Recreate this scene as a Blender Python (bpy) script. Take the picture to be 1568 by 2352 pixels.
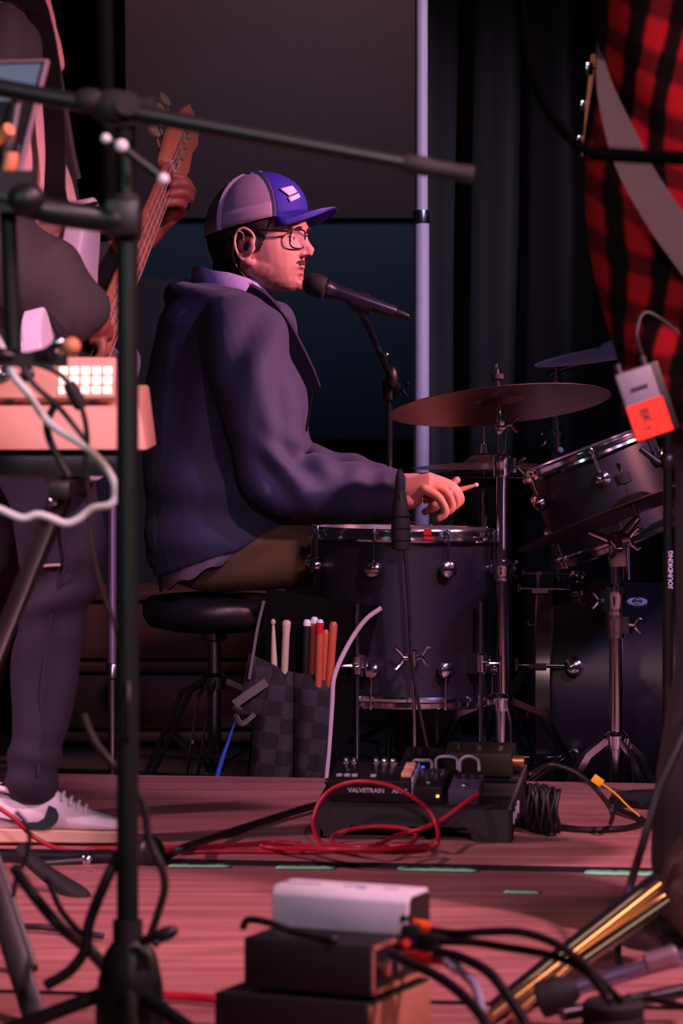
import bpy, bmesh, math, random
import numpy as np
from mathutils import Vector, Matrix, noise

S = bpy.context.scene
COL = S.collection
for _o in list(bpy.data.objects):
    bpy.data.objects.remove(_o)
random.seed(7)
# ---------------------------------------------------------------- camera
F = 8000.0      # focal length in pixels of the 1568x2352 frame
YH = 820.0      # pixel row of the horizon
ZC = 0.864      # camera height above the stage deck (m)
cam_d = bpy.data.cameras.new('camera')
cam = bpy.data.objects.new('camera', cam_d); COL.objects.link(cam)
cam.location = (0, 0, ZC); cam.rotation_euler = (math.pi/2, 0, 0)
cam_d.sensor_fit = 'VERTICAL'; cam_d.sensor_height = 36.0
cam_d.lens = F/2352*36.0
cam_d.shift_y = -(1176-YH)/2352
cam_d.clip_end = 60
cam_d.dof.use_dof = True; cam_d.dof.focus_distance = 7.85; cam_d.dof.aperture_fstop = 8.0
S.camera = cam
# ---------------------------------------------------------------- world, exposure
W = bpy.data.worlds.new('dark_hall'); S.world = W; W.use_nodes = True
W.node_tree.nodes['Background'].inputs[0].default_value = (0.30, 0.28, 0.42, 1)
W.node_tree.nodes['Background'].inputs[1].default_value = 0.022
S.view_settings.view_transform = 'Standard'; S.view_settings.look = 'None'
S.view_settings.gamma = 1.0; S.view_settings.use_curve_mapping = False
S.view_settings.exposure = 0.0
# ---------------------------------------------------------------- stage lamps and added fill lamps
def lamp(name, loc, target, power, col, angle=30, blend=0.5, size=0.12):
    l = bpy.data.lights.new(name, 'SPOT'); l.energy = power; l.color = col
    l.spot_size = math.radians(angle); l.spot_blend = blend; l.shadow_soft_size = size
    o = bpy.data.objects.new(name, l); COL.objects.link(o); o.location = loc
    o.rotation_euler = (Vector(target)-Vector(loc)).to_track_quat('-Z', 'Y').to_euler()
    return o
#LAMPS#
lamp('stage_lamp_key', (4.6, 6.2, 3.3), (-0.15, 8.0, 0.95), 2300, (1.0, 0.34, 0.40), 20, 0.7, 0.14)
lamp('stage_lamp_violet', (3.4, 4.3, 4.0), (0.1, 8.0, 0.55), 430, (0.50, 0.38, 1.0), 30, 0.8, 0.16)
lamp('stage_lamp_deck_right', (2.4, 2.6, 4.0), (0.0, 5.7, 0.0), 1150, (1.0, 0.45, 0.66), 42, 0.7, 0.12)
lamp('stage_lamp_deck_left', (-3.6, 4.9, 2.4), (0.35, 6.0, 0.0), 480, (1.0, 0.45, 0.66), 32, 0.8, 0.12)
lamp('stage_lamp_amber', (2.3, 3.0, 2.6), (-0.55, 5.2, 0.75), 240, (1.0, 0.36, 0.22), 36, 0.6, 0.1)
lamp('stage_lamp_green', (-2.3, 1.2, 2.0), (-0.3, 4.3, 1.05), 80, (0.55, 1.0, 0.82), 26, 0.8, 0.15)
lamp('added_fill_wall', (0.6, 9.75, 4.2), (-0.35, 11.0, 2.0), 190, (1.0, 0.60, 0.68), 70, 1.0, 0.3)  # added lamp that lifts the dark upper wall panel
lamp('stage_lamp_teal', (-0.2, 9.9, 2.9), (-0.1, 11.0, 1.0), 22, (0.20, 0.66, 1.0), 60, 1.0, 0.3)
lamp('stage_lamp_drape', (1.6, 6.0, 4.4), (0.7, 9.3, 1.4), 18, (0.72, 0.66, 1.0), 50, 1.0, 0.3)
lamp('added_fill_pole', (2.6, 6.4, 4.6), (0.21, 9.0, 1.3), 800, (0.92, 0.68, 1.0), 15, 0.8, 0.1)  # added narrow spot, brightens the silver drape pole
lamp('added_fill_front_left', (0.7, 0.9, 2.3), (-0.34, 5.7, 0.32), 300, (1.0, 0.66, 0.90), 24, 0.8, 0.1)  # added low front fill for the white shoe and the white unit
lamp('added_fill_front', (-0.6, 0.6, 3.6), (0.6, 5.1, 1.0), 330, (1.0, 0.62, 0.60), 15, 0.7, 0.12)
lamp('added_fill_side', (3.4, 6.5, 2.1), (0.35, 4.7, 0.05), 150, (1.0, 0.55, 0.34), 24, 0.6, 0.08)  # added warm spot for the gold highlight on the folded stand

# ---------------------------------------------------------------- geometry helpers
def P(px, py, d):
    """pixel + distance from the camera plane -> world point"""
    return Vector(((px-784)*d/F, d, ZC-(py-YH)*d/F))
def G(px, py, z=0.0):
    """pixel -> world point on the horizontal plane at height z"""
    return P(px, py, F*(ZC-z)/(py-YH))
YAW = math.atan(0.137)
UX = Vector((math.cos(YAW), -math.sin(YAW), 0)); VX = Vector((math.sin(YAW), math.cos(YAW), 0))
def UV(u, v, z): return UX*u + VX*v + Vector((0, 0, z))

def cat(pts, n=8, closed=False):
    """Catmull-Rom through points"""
    pts = [Vector(p) for p in pts]
    out = []
    m = len(pts)
    for i in range(m if closed else m-1):
        if closed:
            a, b, c, d = pts[i-1], pts[i], pts[(i+1) % m], pts[(i+2) % m]
        else:
            a = pts[i-1] if i else pts[0]*2-pts[1]
            b, c = pts[i], pts[i+1]
            d = pts[i+2] if i+2 < m else pts[-1]*2-pts[-2]
        for k in range(n):
            t = k/n
            out.append(0.5*((2*b)+(c-a)*t+(2*a-5*b+4*c-d)*t*t+(3*b-a-3*c+d)*t**3))
    if not closed: out.append(pts[-1])
    return out
def lerp(a, b, t): return a+(b-a)*t
def frame(z, xhint=None):
    z = Vector(z).normalized()
    h = Vector(xhint) if xhint is not None else (Vector((1, 0, 0)) if abs(z.x) < .9 else Vector((0, 1, 0)))
    x = (h-z*h.dot(z)).normalized(); y = z.cross(x)
    return Matrix((x, y, z)).transposed()
def place(R, o):
    M = R.to_4x4(); M.translation = Vector(o); return M

class MB:
    def __init__(s): s.v = []; s.f = []
    def add(s, vs, fs):
        b = len(s.v); s.v += [Vector(v) for v in vs]; s.f += [[b+i for i in f] for f in fs]; return s
    def tube(s, pts, r, n=12, cap=True, closed=False, flat=1.0, up=None):
        pts = [Vector(p) for p in pts]; m = len(pts)
        rs = r if isinstance(r, (list, tuple)) else [r]*m
        if len(rs) != m: rs = [np.interp(i/(m-1)*(len(rs)-1), range(len(rs)), rs) for i in range(m)]
        T = []
        for i in range(m):
            if closed: t = pts[(i+1) % m]-pts[i-1]
            else: t = pts[min(i+1, m-1)]-pts[max(i-1, 0)]
            T.append(t.normalized() if t.length > 1e-9 else Vector((0, 0, 1)))
        if up is not None: nrm = Vector(up)
        else: nrm = Vector((0, 0, 1)) if abs(T[0].z) < .9 else Vector((1, 0, 0))
        vs = []
        for i in range(m):
            nrm = (nrm-T[i]*nrm.dot(T[i]))
            nrm = nrm.normalized() if nrm.length > 1e-6 else frame(T[i]).col[0]
            bi = T[i].cross(nrm)
            for k in range(n):
                a = 2*math.pi*k/n
                vs.append(pts[i]+(nrm*math.cos(a)*flat+bi*math.sin(a))*rs[i])
        fs = []
        for i in range(m if closed else m-1):
            for k in range(n):
                j = (i+1) % m
                fs.append([i*n+k, i*n+(k+1) % n, j*n+(k+1) % n, j*n+k])
        if cap and not closed:
            fs.append(list(range(n))[::-1]); fs.append([(m-1)*n+k for k in range(n)])
        return s.add(vs, fs)
    def lathe(s, o, axis, prof, n=32, closed=False):
        R = frame(axis); o = Vector(o); vs = []; m = len(prof)
        for r, h in prof:
            for k in range(n):
                a = 2*math.pi*k/n
                vs.append(o+R @ Vector((max(r, 1e-5)*math.cos(a), max(r, 1e-5)*math.sin(a), h)))
        fs = [[i*n+k, i*n+(k+1) % n, ((i+1) % m)*n+(k+1) % n, ((i+1) % m)*n+k] for i in range(m if closed else m-1) for k in range(n)]
        if not closed:
            fs.append(list(range(n))[::-1]); fs.append([(m-1)*n+k for k in range(n)])
        return s.add(vs, fs)
    def cyl(s, a, b, r, n=20, r2=None):
        a = Vector(a); b = Vector(b)
        return s.lathe(a, b-a, [(r, 0), (r if r2 is None else r2, (b-a).length)], n)
    def box(s, c, size, R=None):
        R = R or Matrix.Identity(3); c = Vector(c); h = Vector(size)/2
        vs = [c+R @ Vector((x*h.x, y*h.y, z*h.z)) for x in (-1, 1) for y in (-1, 1) for z in (-1, 1)]
        return s.add(vs, [[0, 1, 3, 2], [4, 6, 7, 5], [0, 4, 5, 1], [2, 3, 7, 6], [0, 2, 6, 4], [1, 5, 7, 3]])
    def ell(s, c, rad, R=None, nu=16, nv=10):
        R = R or Matrix.Identity(3); c = Vector(c)
        if not isinstance(rad, (list, tuple)): rad = (rad,)*3
        vs = []; 
        for j in range(1, nv):
            p = math.pi*j/nv
            for i in range(nu):
                a = 2*math.pi*i/nu
                vs.append(c+R @ Vector((rad[0]*math.sin(p)*math.cos(a), rad[1]*math.sin(p)*math.sin(a), rad[2]*math.cos(p))))
        t = len(vs); vs += [c+R @ Vector((0, 0, rad[2])), c-R @ Vector((0, 0, rad[2]))]
        fs = [[j*nu+i, (j+1)*nu+i, (j+1)*nu+(i+1) % nu, j*nu+(i+1) % nu] for j in range(nv-2) for i in range(nu)]
        fs += [[t, i, (i+1) % nu] for i in range(nu)]
        fs += [[t+1, (nv-2)*nu+(i+1) % nu, (nv-2)*nu+i] for i in range(nu)]
        return s.add(vs, fs)
    def prism(s, pts, h0, h1, M):
        """2D outline (counter-clockwise) extruded from h0 to h1 along local z of M"""
        n = len(pts)
        vs = [M @ Vector((p[0], p[1], h0)) for p in pts]+[M @ Vector((p[0], p[1], h1)) for p in pts]
        fs = [list(range(n))[::-1], list(range(n, 2*n))]+[[i, (i+1) % n, n+(i+1) % n, n+i] for i in range(n)]
        return s.add(vs, fs)
    def loft(s, rings, cap=True):
        n = len(rings[0]); vs = [p for r in rings for p in r]; m = len(rings)
        fs = [[i*n+k, i*n+(k+1) % n, (i+1)*n+(k+1) % n, (i+1)*n+k] for i in range(m-1) for k in range(n)]
        if cap: fs.append(list(range(n))[::-1]); fs.append([(m-1)*n+k for k in range(n)])
        return s.add(vs, fs)
    def grid(s, rows):
        n = len(rows[0]); vs = [p for r in rows for p in r]
        return s.add(vs, [[i*n+k, i*n+k+1, (i+1)*n+k+1, (i+1)*n+k] for i in range(len(rows)-1) for k in range(n-1)])
    def strap(s, pts, wid, th, wdirs):
        """flat band: points, width, thickness, width direction (one or list)"""
        pts = [Vector(p) for p in pts]; m = len(pts); rings = []
        for i, p in enumerate(pts):
            t = (pts[min(i+1, m-1)]-pts[max(i-1, 0)]).normalized()
            w = Vector(wdirs[i] if isinstance(wdirs, list) else wdirs); w = (w-t*w.dot(t)).normalized(); nn = t.cross(w)
            ww = wid[i] if isinstance(wid, list) else wid
            rings.append([p+w*ww/2+nn*th/2, p-w*ww/2+nn*th/2, p-w*ww/2-nn*th/2, p+w*ww/2-nn*th/2])
        return s.loft(rings)
    def mesh(s, name='m'):
        me = bpy.data.meshes.new(name); me.from_pydata([tuple(v) for v in s.v], [], s.f); me.update()
        bm = bmesh.new(); bm.from_mesh(me); bmesh.ops.recalc_face_normals(bm, faces=bm.faces); bm.to_mesh(me); bm.free()
        return me
    def build(s, name, m, parent=None, ang=38, bevel=0, seg=2, sub=0, solid=0, label=None):
        me = s.mesh(name)
        if bevel:
            bm = bmesh.new(); bm.from_mesh(me)
            es = [e for e in bm.edges if len(e.link_faces) == 2 and e.calc_face_angle(0) > math.radians(35)]
            bmesh.ops.bevel(bm, geom=es, offset=bevel, segments=seg, affect='EDGES', profile=.5, clamp_overlap=True)
            bm.to_mesh(me); bm.free()
        return link(name, me, m, parent, ang, sub, solid, label)

def link(name, me, m, parent=None, ang=38, sub=0, solid=0, label=None):
    o = bpy.data.objects.new(name, me); COL.objects.link(o)
    for mm in (m if isinstance(m, (list, tuple)) else [m]): me.materials.append(mm)
    me.polygons.foreach_set('use_smooth', [ang > 0]*len(me.polygons))
    if ang > 0 and ang < 180:
        try: me.set_sharp_from_angle(angle=math.radians(ang))
        except Exception: pass
    if sub:
        md = o.modifiers.new('s', 'SUBSURF'); md.levels = sub; md.render_levels = sub
    if solid:
        md = o.modifiers.new('t', 'SOLIDIFY'); md.thickness = solid
    if parent is not None: par(o, parent)
    if label: o['label'] = label
    return o
def par(o, p):
    # meshes hold world coordinates, so only an Empty's own place has to be undone
    o.parent = p
    o.matrix_parent_inverse = Matrix.Translation(-Vector(p.location))
def tag(o, label, cat_, group=None):
    o['label'] = label; o['category'] = cat_
    if group: o['group'] = group
    return o
def thing(name, label, cat_, loc=(0, 0, 0), group=None):
    o = bpy.data.objects.new(name, None); COL.objects.link(o); o.location = loc; o.empty_display_size = .05
    return tag(o, label, cat_, group)
def struct(o): o['kind'] = 'structure'; return o

def fuse(mb, voxel, smooth=8, fac=.5):
    me = mb.mesh('tmp'); o = bpy.data.objects.new('tmp', me); COL.objects.link(o)
    a = o.modifiers.new('r', 'REMESH'); a.mode = 'VOXEL'; a.voxel_size = voxel; a.use_smooth_shade = True
    if smooth:
        b = o.modifiers.new('s', 'SMOOTH'); b.factor = fac; b.iterations = smooth
    dg = bpy.context.evaluated_depsgraph_get(); dg.update()
    out = bpy.data.meshes.new_from_object(o.evaluated_get(dg))
    bpy.data.objects.remove(o); bpy.data.meshes.remove(me)
    return out
def getv(me):
    a = np.empty(len(me.vertices)*3, np.float32); me.vertices.foreach_get('co', a); return a.reshape(-1, 3)
def getn(me):
    a = np.empty(len(me.vertices)*3, np.float32); me.vertex_normals.foreach_get('vector', a); return a.reshape(-1, 3)
def setv(me, v): me.vertices.foreach_set('co', np.asarray(v, np.float32).ravel()); me.update()
def gauss(v, c, r):
    r = np.asarray(r if isinstance(r, (list, tuple)) else (r, r, r), float)
    return np.exp(-(((v-np.asarray(c))/r)**2).sum(1))
def push(me, items):
    """items: (centre, radius, vector)"""
    v = getv(me).astype(float)
    for c, r, d in items: v += gauss(v, c, r)[:, None]*np.asarray(d)
    setv(me, v)
def nz(v, sc, off=0.0):
    """vector noise value per vertex (cheap, smooth, deterministic)"""
    p = v*sc+off; o = np.zeros(len(v))
    for i, (a, b, c) in enumerate(((1, .6, .3), (-.5, 1.1, .4), (.2, -.7, 1.2), (1.3, .4, -.9), (-.8, -.9, .7))):
        o += np.sin(p[:, 0]*a+p[:, 1]*b+p[:, 2]*c+i*1.7+np.sin(p[:, 2]*a*.7+p[:, 0]*c))
    return o/5
def sstep(a, b, x): t = np.clip((x-a)/(b-a), 0, 1); return t*t*(3-2*t)
def shell(me, mask, off, name, m, parent, jit=0.0):
    """a layer grown out of the faces of a body mesh where mask > 0"""
    v = getv(me).astype(float); n = getn(me)
    keep = mask > .02
    fs = [list(p.vertices) for p in me.polygons if all(keep[i] for i in p.vertices)]
    ids = sorted({i for f in fs for i in f}); mp = {i: k for k, i in enumerate(ids)}
    ii = np.array(ids)
    j = 1+jit*nz(v[ii], 900)
    nv = v[ii]+n[ii]*(off*mask[ii]*j)[:, None]+n[ii]*.0004
    nm = bpy.data.meshes.new(name); nm.from_pydata(nv.tolist(), [], [[mp[i] for i in f] for f in fs]); nm.update()
    return link(name, nm, m, parent, 180)
def text_mb(txt, size, M, depth=.0004, bold=False):
    c = bpy.data.curves.new('t', 'FONT'); c.body = txt; c.size = size; c.extrude = depth; c.align_x = 'CENTER'; c.align_y = 'CENTER'
    if bold: c.offset = size*.025
    c.resolution_u = 2
    o = bpy.data.objects.new('t', c); COL.objects.link(o)
    dg = bpy.context.evaluated_depsgraph_get(); dg.update()
    me = bpy.data.meshes.new_from_object(o.evaluated_get(dg)); bpy.data.objects.remove(o)
    mb = MB(); mb.add([M @ v.co for v in me.vertices], [list(p.vertices) for p in me.polygons])
    return mb

# ---------------------------------------------------------------- materials
def lin(c):
    return tuple(((x/255)/12.92 if x/255 <= .04045 else ((x/255+.055)/1.055)**2.4) for x in c)+(1,)
def mat(name, col, rough=.6, metal=0.0, var=0.0, vs=30, bump=0.0, bs=300, coat=0, sheen=0, emis=0, spec=.5, trans=0, alpha=1):
    m = bpy.data.materials.new(name); m.use_nodes = True; nt = m.node_tree; b = nt.nodes['Principled BSDF']
    c = lin(col); b.inputs['Base Color'].default_value = c
    b.inputs['Roughness'].default_value = rough; b.inputs['Metallic'].default_value = metal
    b.inputs['Specular IOR Level'].default_value = spec
    b.inputs['Coat Weight'].default_value = coat; b.inputs['Sheen Weight'].default_value = sheen
    b.inputs['Transmission Weight'].default_value = trans; b.inputs['Alpha'].default_value = alpha
    if emis:
        b.inputs['Emission Color'].default_value = c; b.inputs['Emission Strength'].default_value = emis
    tc = nt.nodes.new('ShaderNodeTexCoord')
    if var:
        n = nt.nodes.new('ShaderNodeTexNoise'); n.inputs['Scale'].default_value = vs; n.inputs['Detail'].default_value = 4
        nt.links.new(tc.outputs['Object'], n.inputs['Vector'])
        mx = nt.nodes.new('ShaderNodeMix'); mx.data_type = 'RGBA'
        mx.inputs[6].default_value = tuple(x*(1-var) for x in c[:3])+(1,)
        mx.inputs[7].default_value = tuple(min(1, x*(1+var)) for x in c[:3])+(1,)
        nt.links.new(n.outputs['Fac'], mx.inputs[0]); nt.links.new(mx.outputs[2], b.inputs['Base Color'])
    if bump:
        n = nt.nodes.new('ShaderNodeTexNoise'); n.inputs['Scale'].default_value = bs; n.inputs['Detail'].default_value = 3
        nt.links.new(tc.outputs['Object'], n.inputs['Vector'])
        bp = nt.nodes.new('ShaderNodeBump'); bp.inputs['Strength'].default_value = bump; bp.inputs['Distance'].default_value = .004
        nt.links.new(n.outputs['Fac'], bp.inputs['Height']); nt.links.new(bp.outputs['Normal'], b.inputs['Normal'])
    return m
def nodes(m): return m.node_tree, m.node_tree.nodes['Principled BSDF']
M = {}
M['chrome'] = mat('chrome', (205, 205, 215), .14, 1.0, var=.05, vs=60)
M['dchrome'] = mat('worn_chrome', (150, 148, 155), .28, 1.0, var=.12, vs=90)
M['black'] = mat('black_plastic', (24, 24, 26), .42, bump=.08, bs=700)
M['blackmetal'] = mat('black_metal', (22, 24, 24), .3, .0, coat=.5, var=.2, vs=40)
M['rubber'] = mat('black_rubber', (18, 18, 19), .75, bump=.1, bs=600)
M['cable'] = mat('black_cable', (20, 19, 21), .5, bump=.05, bs=900)
M['shell'] = mat('drum_wrap', (30, 28, 40), .42, var=.05, vs=80)
M['skin'] = mat('skin', (222, 158, 142), .5, var=.09, vs=55, bump=.12, bs=900)
M['dskin'] = mat('dark_skin', (158, 86, 72), .5, var=.12, vs=60, bump=.1, bs=900)
M['white'] = mat('white_plastic', (225, 222, 228), .45, var=.04, vs=40)
M['red'] = mat('red_plastic', (205, 28, 30), .4, var=.1, vs=60)
M['orange'] = mat('orange_plastic', (235, 82, 30), .4, var=.1, vs=60)
M['dullblk'] = mat('dull_black_rubber', (4, 4, 5), 1.0, spec=0)
M['redcable'] = mat('red_cable', (172, 24, 44), .45, var=.12, vs=40, bump=.05, bs=900)
# ================================================================ the place
# ---- stage decks
def wood_mat():
    m = mat('deck_wood', (150, 96, 88), .42); nt, b = nodes(m)
    tc = nt.nodes.new('ShaderNodeTexCoord'); mp = nt.nodes.new('ShaderNodeMapping')
    mp.inputs['Rotation'].default_value = (0, 0, YAW); mp.inputs['Scale'].default_value = (1.1, 16, 1)
    nt.links.new(tc.outputs['Object'], mp.inputs['Vector'])
    n = nt.nodes.new('ShaderNodeTexNoise'); n.inputs['Scale'].default_value = 1.7; n.inputs['Detail'].default_value = 7; n.inputs['Distortion'].default_value = .35
    nt.links.new(mp.outputs[0], n.inputs['Vector'])
    r = nt.nodes.new('ShaderNodeValToRGB')
    r.color_ramp.elements[0].position = .3; r.color_ramp.elements[0].color = lin((146, 92, 90))
    r.color_ramp.elements[1].position = .72; r.color_ramp.elements[1].color = lin((192, 132, 128))
    e = r.color_ramp.elements.new(.5); e.color = lin((168, 110, 107))
    nt.links.new(n.outputs['Fac'], r.inputs['Fac']); nt.links.new(r.outputs['Color'], b.inputs['Base Color'])
    n2 = nt.nodes.new('ShaderNodeTexNoise'); n2.inputs['Scale'].default_value = 9; n2.inputs['Detail'].default_value = 6
    nt.links.new(mp.outputs[0], n2.inputs['Vector'])
    bp = nt.nodes.new('ShaderNodeBump'); bp.inputs['Strength'].default_value = .12; bp.inputs['Distance'].default_value = .004
    nt.links.new(n2.outputs['Fac'], bp.inputs['Height']); nt.links.new(bp.outputs['Normal'], b.inputs['Normal'])
    mr = nt.nodes.new('ShaderNodeMapRange'); mr.inputs[3].default_value = .34; mr.inputs[4].default_value = .6
    nt.links.new(n2.outputs['Fac'], mr.inputs[0]); nt.links.new(mr.outputs[0], b.inputs['Roughness'])
    return m
M['wood'] = wood_mat()
M['edge'] = mat('deck_edge', (16, 14, 16), .5)
M['carpet'] = mat('dark_carpet', (26, 21, 22), .95, var=.3, vs=60, bump=.5, bs=500)
FZ = -0.15
struct(MB().box((0, 8.2, FZ-.03), (9, 11.5, .06)).build('floor', M['carpet'], ang=0))
V0, V1, V2, V3, V4 = 3.44, 4.648, 5.866, 7.082, 0
R_UV = Matrix((UX, VX, Vector((0, 0, 1)))).transposed()
stage = struct(MB().box(UV(-.85, 5.26, -.085), (7.32, 3.58, .125), R_UV).build('floor_stage', M['edge'], ang=0))
for (va, vb, top) in ((5.910, 7.082, 0.0), (4.672, 5.862, -.003), (3.44, 4.648, -.004)):
    for k in (-1, 0, 1):
        uc = k*2.44-.85
        MB().box(UV(uc, (va+vb)/2, top-.012), (2.434, vb-va-.004, .024), R_UV).build('deck_panel', M['wood'], stage, ang=30, bevel=.0015)
for vt, zt_ in ((5.906, 0.0), (4.668, -.003)):      # black rubber nosing on the front edge of the rear decks
    for k in (-1, 0, 1):
        MB().box(UV(k*2.44-.85, vt, zt_-.0125), (2.436, .008, .024), R_UV).build('edge_nosing', M['edge'], stage, ang=0)
# ---- glow tape
M['tape'] = mat('green_tape', (140, 232, 178), .6, var=.12, vs=120)
def tape(a, b, w, label, z=.0015):
    a, b = G(a[0], a[1]+7, z=-.003), G(b[0], b[1]+7, z=-.003)
    m = MB(); L = (b-a); n = 14; t = L.normalized(); s = Vector((-t.y, t.x, 0)); rows = []
    for i in range(n+1):
        p = a+L*i/n; j = 1 if 0 < i < n else random.uniform(.7, 1)
        zz = .0012+.0012*abs(math.sin(i*1.9))
        rows.append([p+s*w*.5*j+Vector((0, 0, zz)), p-s*w*.5*j+Vector((0, 0, zz*.6+.0004))])
    m.grid(rows)
    o = m.build('tape_strip', M['tape'], ang=60, solid=.0006); tag(o, label, 'tape', 'green tape on the deck joint')
tape((388, 1983), (528, 1984), .032, 'short green tape strip on the deck joint beside the black stand pole')
tape((634, 1987), (768, 1988), .032, 'green tape strip on the deck joint below the coiled red cable')
tape((912, 1990), (1096, 1994), .036, 'long green tape strip on the deck joint in front of the pedalboard')
tape((1342, 1998), (1530, 2002), .05, 'widest green tape strip on the deck joint by the plaid shirt player')
tape((1158, 2043), (1240, 2045), .03, 'torn scrap of green tape stuck on the deck away from the joint')
# ---- back wall
M['wallup'] = mat('wall_upper', (96, 78, 84), .85, var=.06, vs=3, bump=.1, bs=120)
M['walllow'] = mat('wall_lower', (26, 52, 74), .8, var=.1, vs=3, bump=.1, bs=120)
M['walldark'] = mat('wall_skirt', (16, 14, 15), .9, var=.2, vs=5)
wb = struct(MB().box((0, 11.1, 1.6), (9, .1, 3.6)).build('wall_back', M['walldark'], ang=0))
MB().box((-.2, 11.03, 2.35), (3.4, .05, 2.1)).build('upper_panel', M['wallup'], wb, ang=30, bevel=.006)
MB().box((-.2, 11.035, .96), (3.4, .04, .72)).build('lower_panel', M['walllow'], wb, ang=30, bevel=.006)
# ---- drapes
M['drape'] = mat('black_drape', (9, 9, 12), .95, var=.15, vs=8, bump=.15, bs=300, sheen=.15)
def drape(name, x0, x1, y, label, ph, amp=.035, wl=.16):
    m = MB(); n = int((x1-x0)/.012); rows = []
    for z in np.linspace(FZ, 3.3, 22):
        r = []
        for i in range(n+1):
            x = lerp(x0, x1, i/n)
            a = amp*(math.sin(x/wl*6.28+ph+.25*math.sin(z*1.3+x*3))+.35*math.sin(x/wl*14.1+ph*2+z*.4))
            r.append(Vector((x+.012*math.sin(z*2+x*9), y+a, z)))
        rows.append(r)
    o = m.grid(rows).build(name, M['drape'], ang=180, solid=.004)
    return tag(o, label, 'curtain', 'black drapes')
drape('stage_drape', -3.2, (297-784)*9.9/F, 9.9, 'black drape hanging behind the bass player', .4)
drape('stage_drape', (975-784)*9.3/F, 3.2, 9.35, 'black drape hanging beside the silver pole behind the drum kit', 1.9)
# ---- silver drape pole
t = thing('drape_pole', 'tall silver upright pipe standing behind the drummer and drums', 'pole', P(967, 1200, 9.0)*1)
t.location.z = FZ
px = t.location.x
M['silver'] = mat('brushed_aluminium', (232, 222, 240), .34, .35, var=.05, vs=30)
MB().cyl((px, 9.0, FZ+.008), (px, 9.0, 1.235), .0205, 28).build('lower_tube', M['silver'], t)
MB().cyl((px, 9.0, 1.2), (px, 9.0, 3.3), .017, 28).build('upper_tube', M['silver'], t)
MB().lathe((px, 9.0, 1.21), (0, 0, 1), [(.0215, 0), (.0215, .03), (.019, .034)], 28).build('collar', M['dchrome'], t)
MB().box((px, 9.0, FZ+.004), (.22, .22, .008)).build('base_plate', M['dchrome'], t, bevel=.002)
# ---- brown wooden cabinet and cloth covered case behind the throne
M['brown'] = mat('brown_wood', (58, 30, 18), .6, var=.25, vs=9)
t = thing('wooden_cabinet', 'low dark brown wooden cabinet in the gloom behind the drum throne', 'cabinet', (-.62, 9.0, FZ))
x0, x1 = (60-784)*9/F, (640-784)*9/F
for z0, z1 in ((.02, .045), (.20, .225), (.385, .41)):
    MB().box(((x0+x1)/2, 9.15, FZ+(z0+z1)/2), (x1-x0-.03, .3, z1-z0)).build('shelf', M['brown'], t, bevel=.003)
for x in (x0, x1):
    MB().box((x, 9.15, FZ+.205), (.025, .3, .41)).build('side_panel', M['brown'], t, bevel=.003)
MB().box(((x0+x1)/2, 9.29, FZ+.2), (x1-x0, .012, .4)).build('back_panel', M['brown'], t)
for (a, b) in ((.05, .195), (.23, .38)):
    MB().box(((x0+x1)/2, 9.02, FZ+(a+b)/2), (x1-x0-.06, .018, b-a-.008)).build('door', M['brown'], t, bevel=.003)
M['clothblack'] = mat('black_cloth', (20, 19, 22), .95, bump=.3, bs=200)
m = MB(); rings = []
for z, k in ((FZ+.0, 1.04), (.3, 1.02), (.8, 1.0), (1.03, .98), (1.06, .9), (1.065, .5)):
    rings.append([Vector((-.62+.3*k*np.sign(math.cos(a))*abs(math.cos(a))**.5*(1+.02*math.sin(7*a)), 9.62+.2*k*np.sign(math.sin(a))*abs(math.sin(a))**.5, z+.02*math.sin(3*a)*(z > 1))) for a in np.linspace(0, 2*math.pi, 48, endpoint=False)])
tag(m.loft(rings).build('covered_case', M['clothblack'], ang=60), 'tall case under black cloth standing behind the drummer\'s back', 'case')
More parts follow.
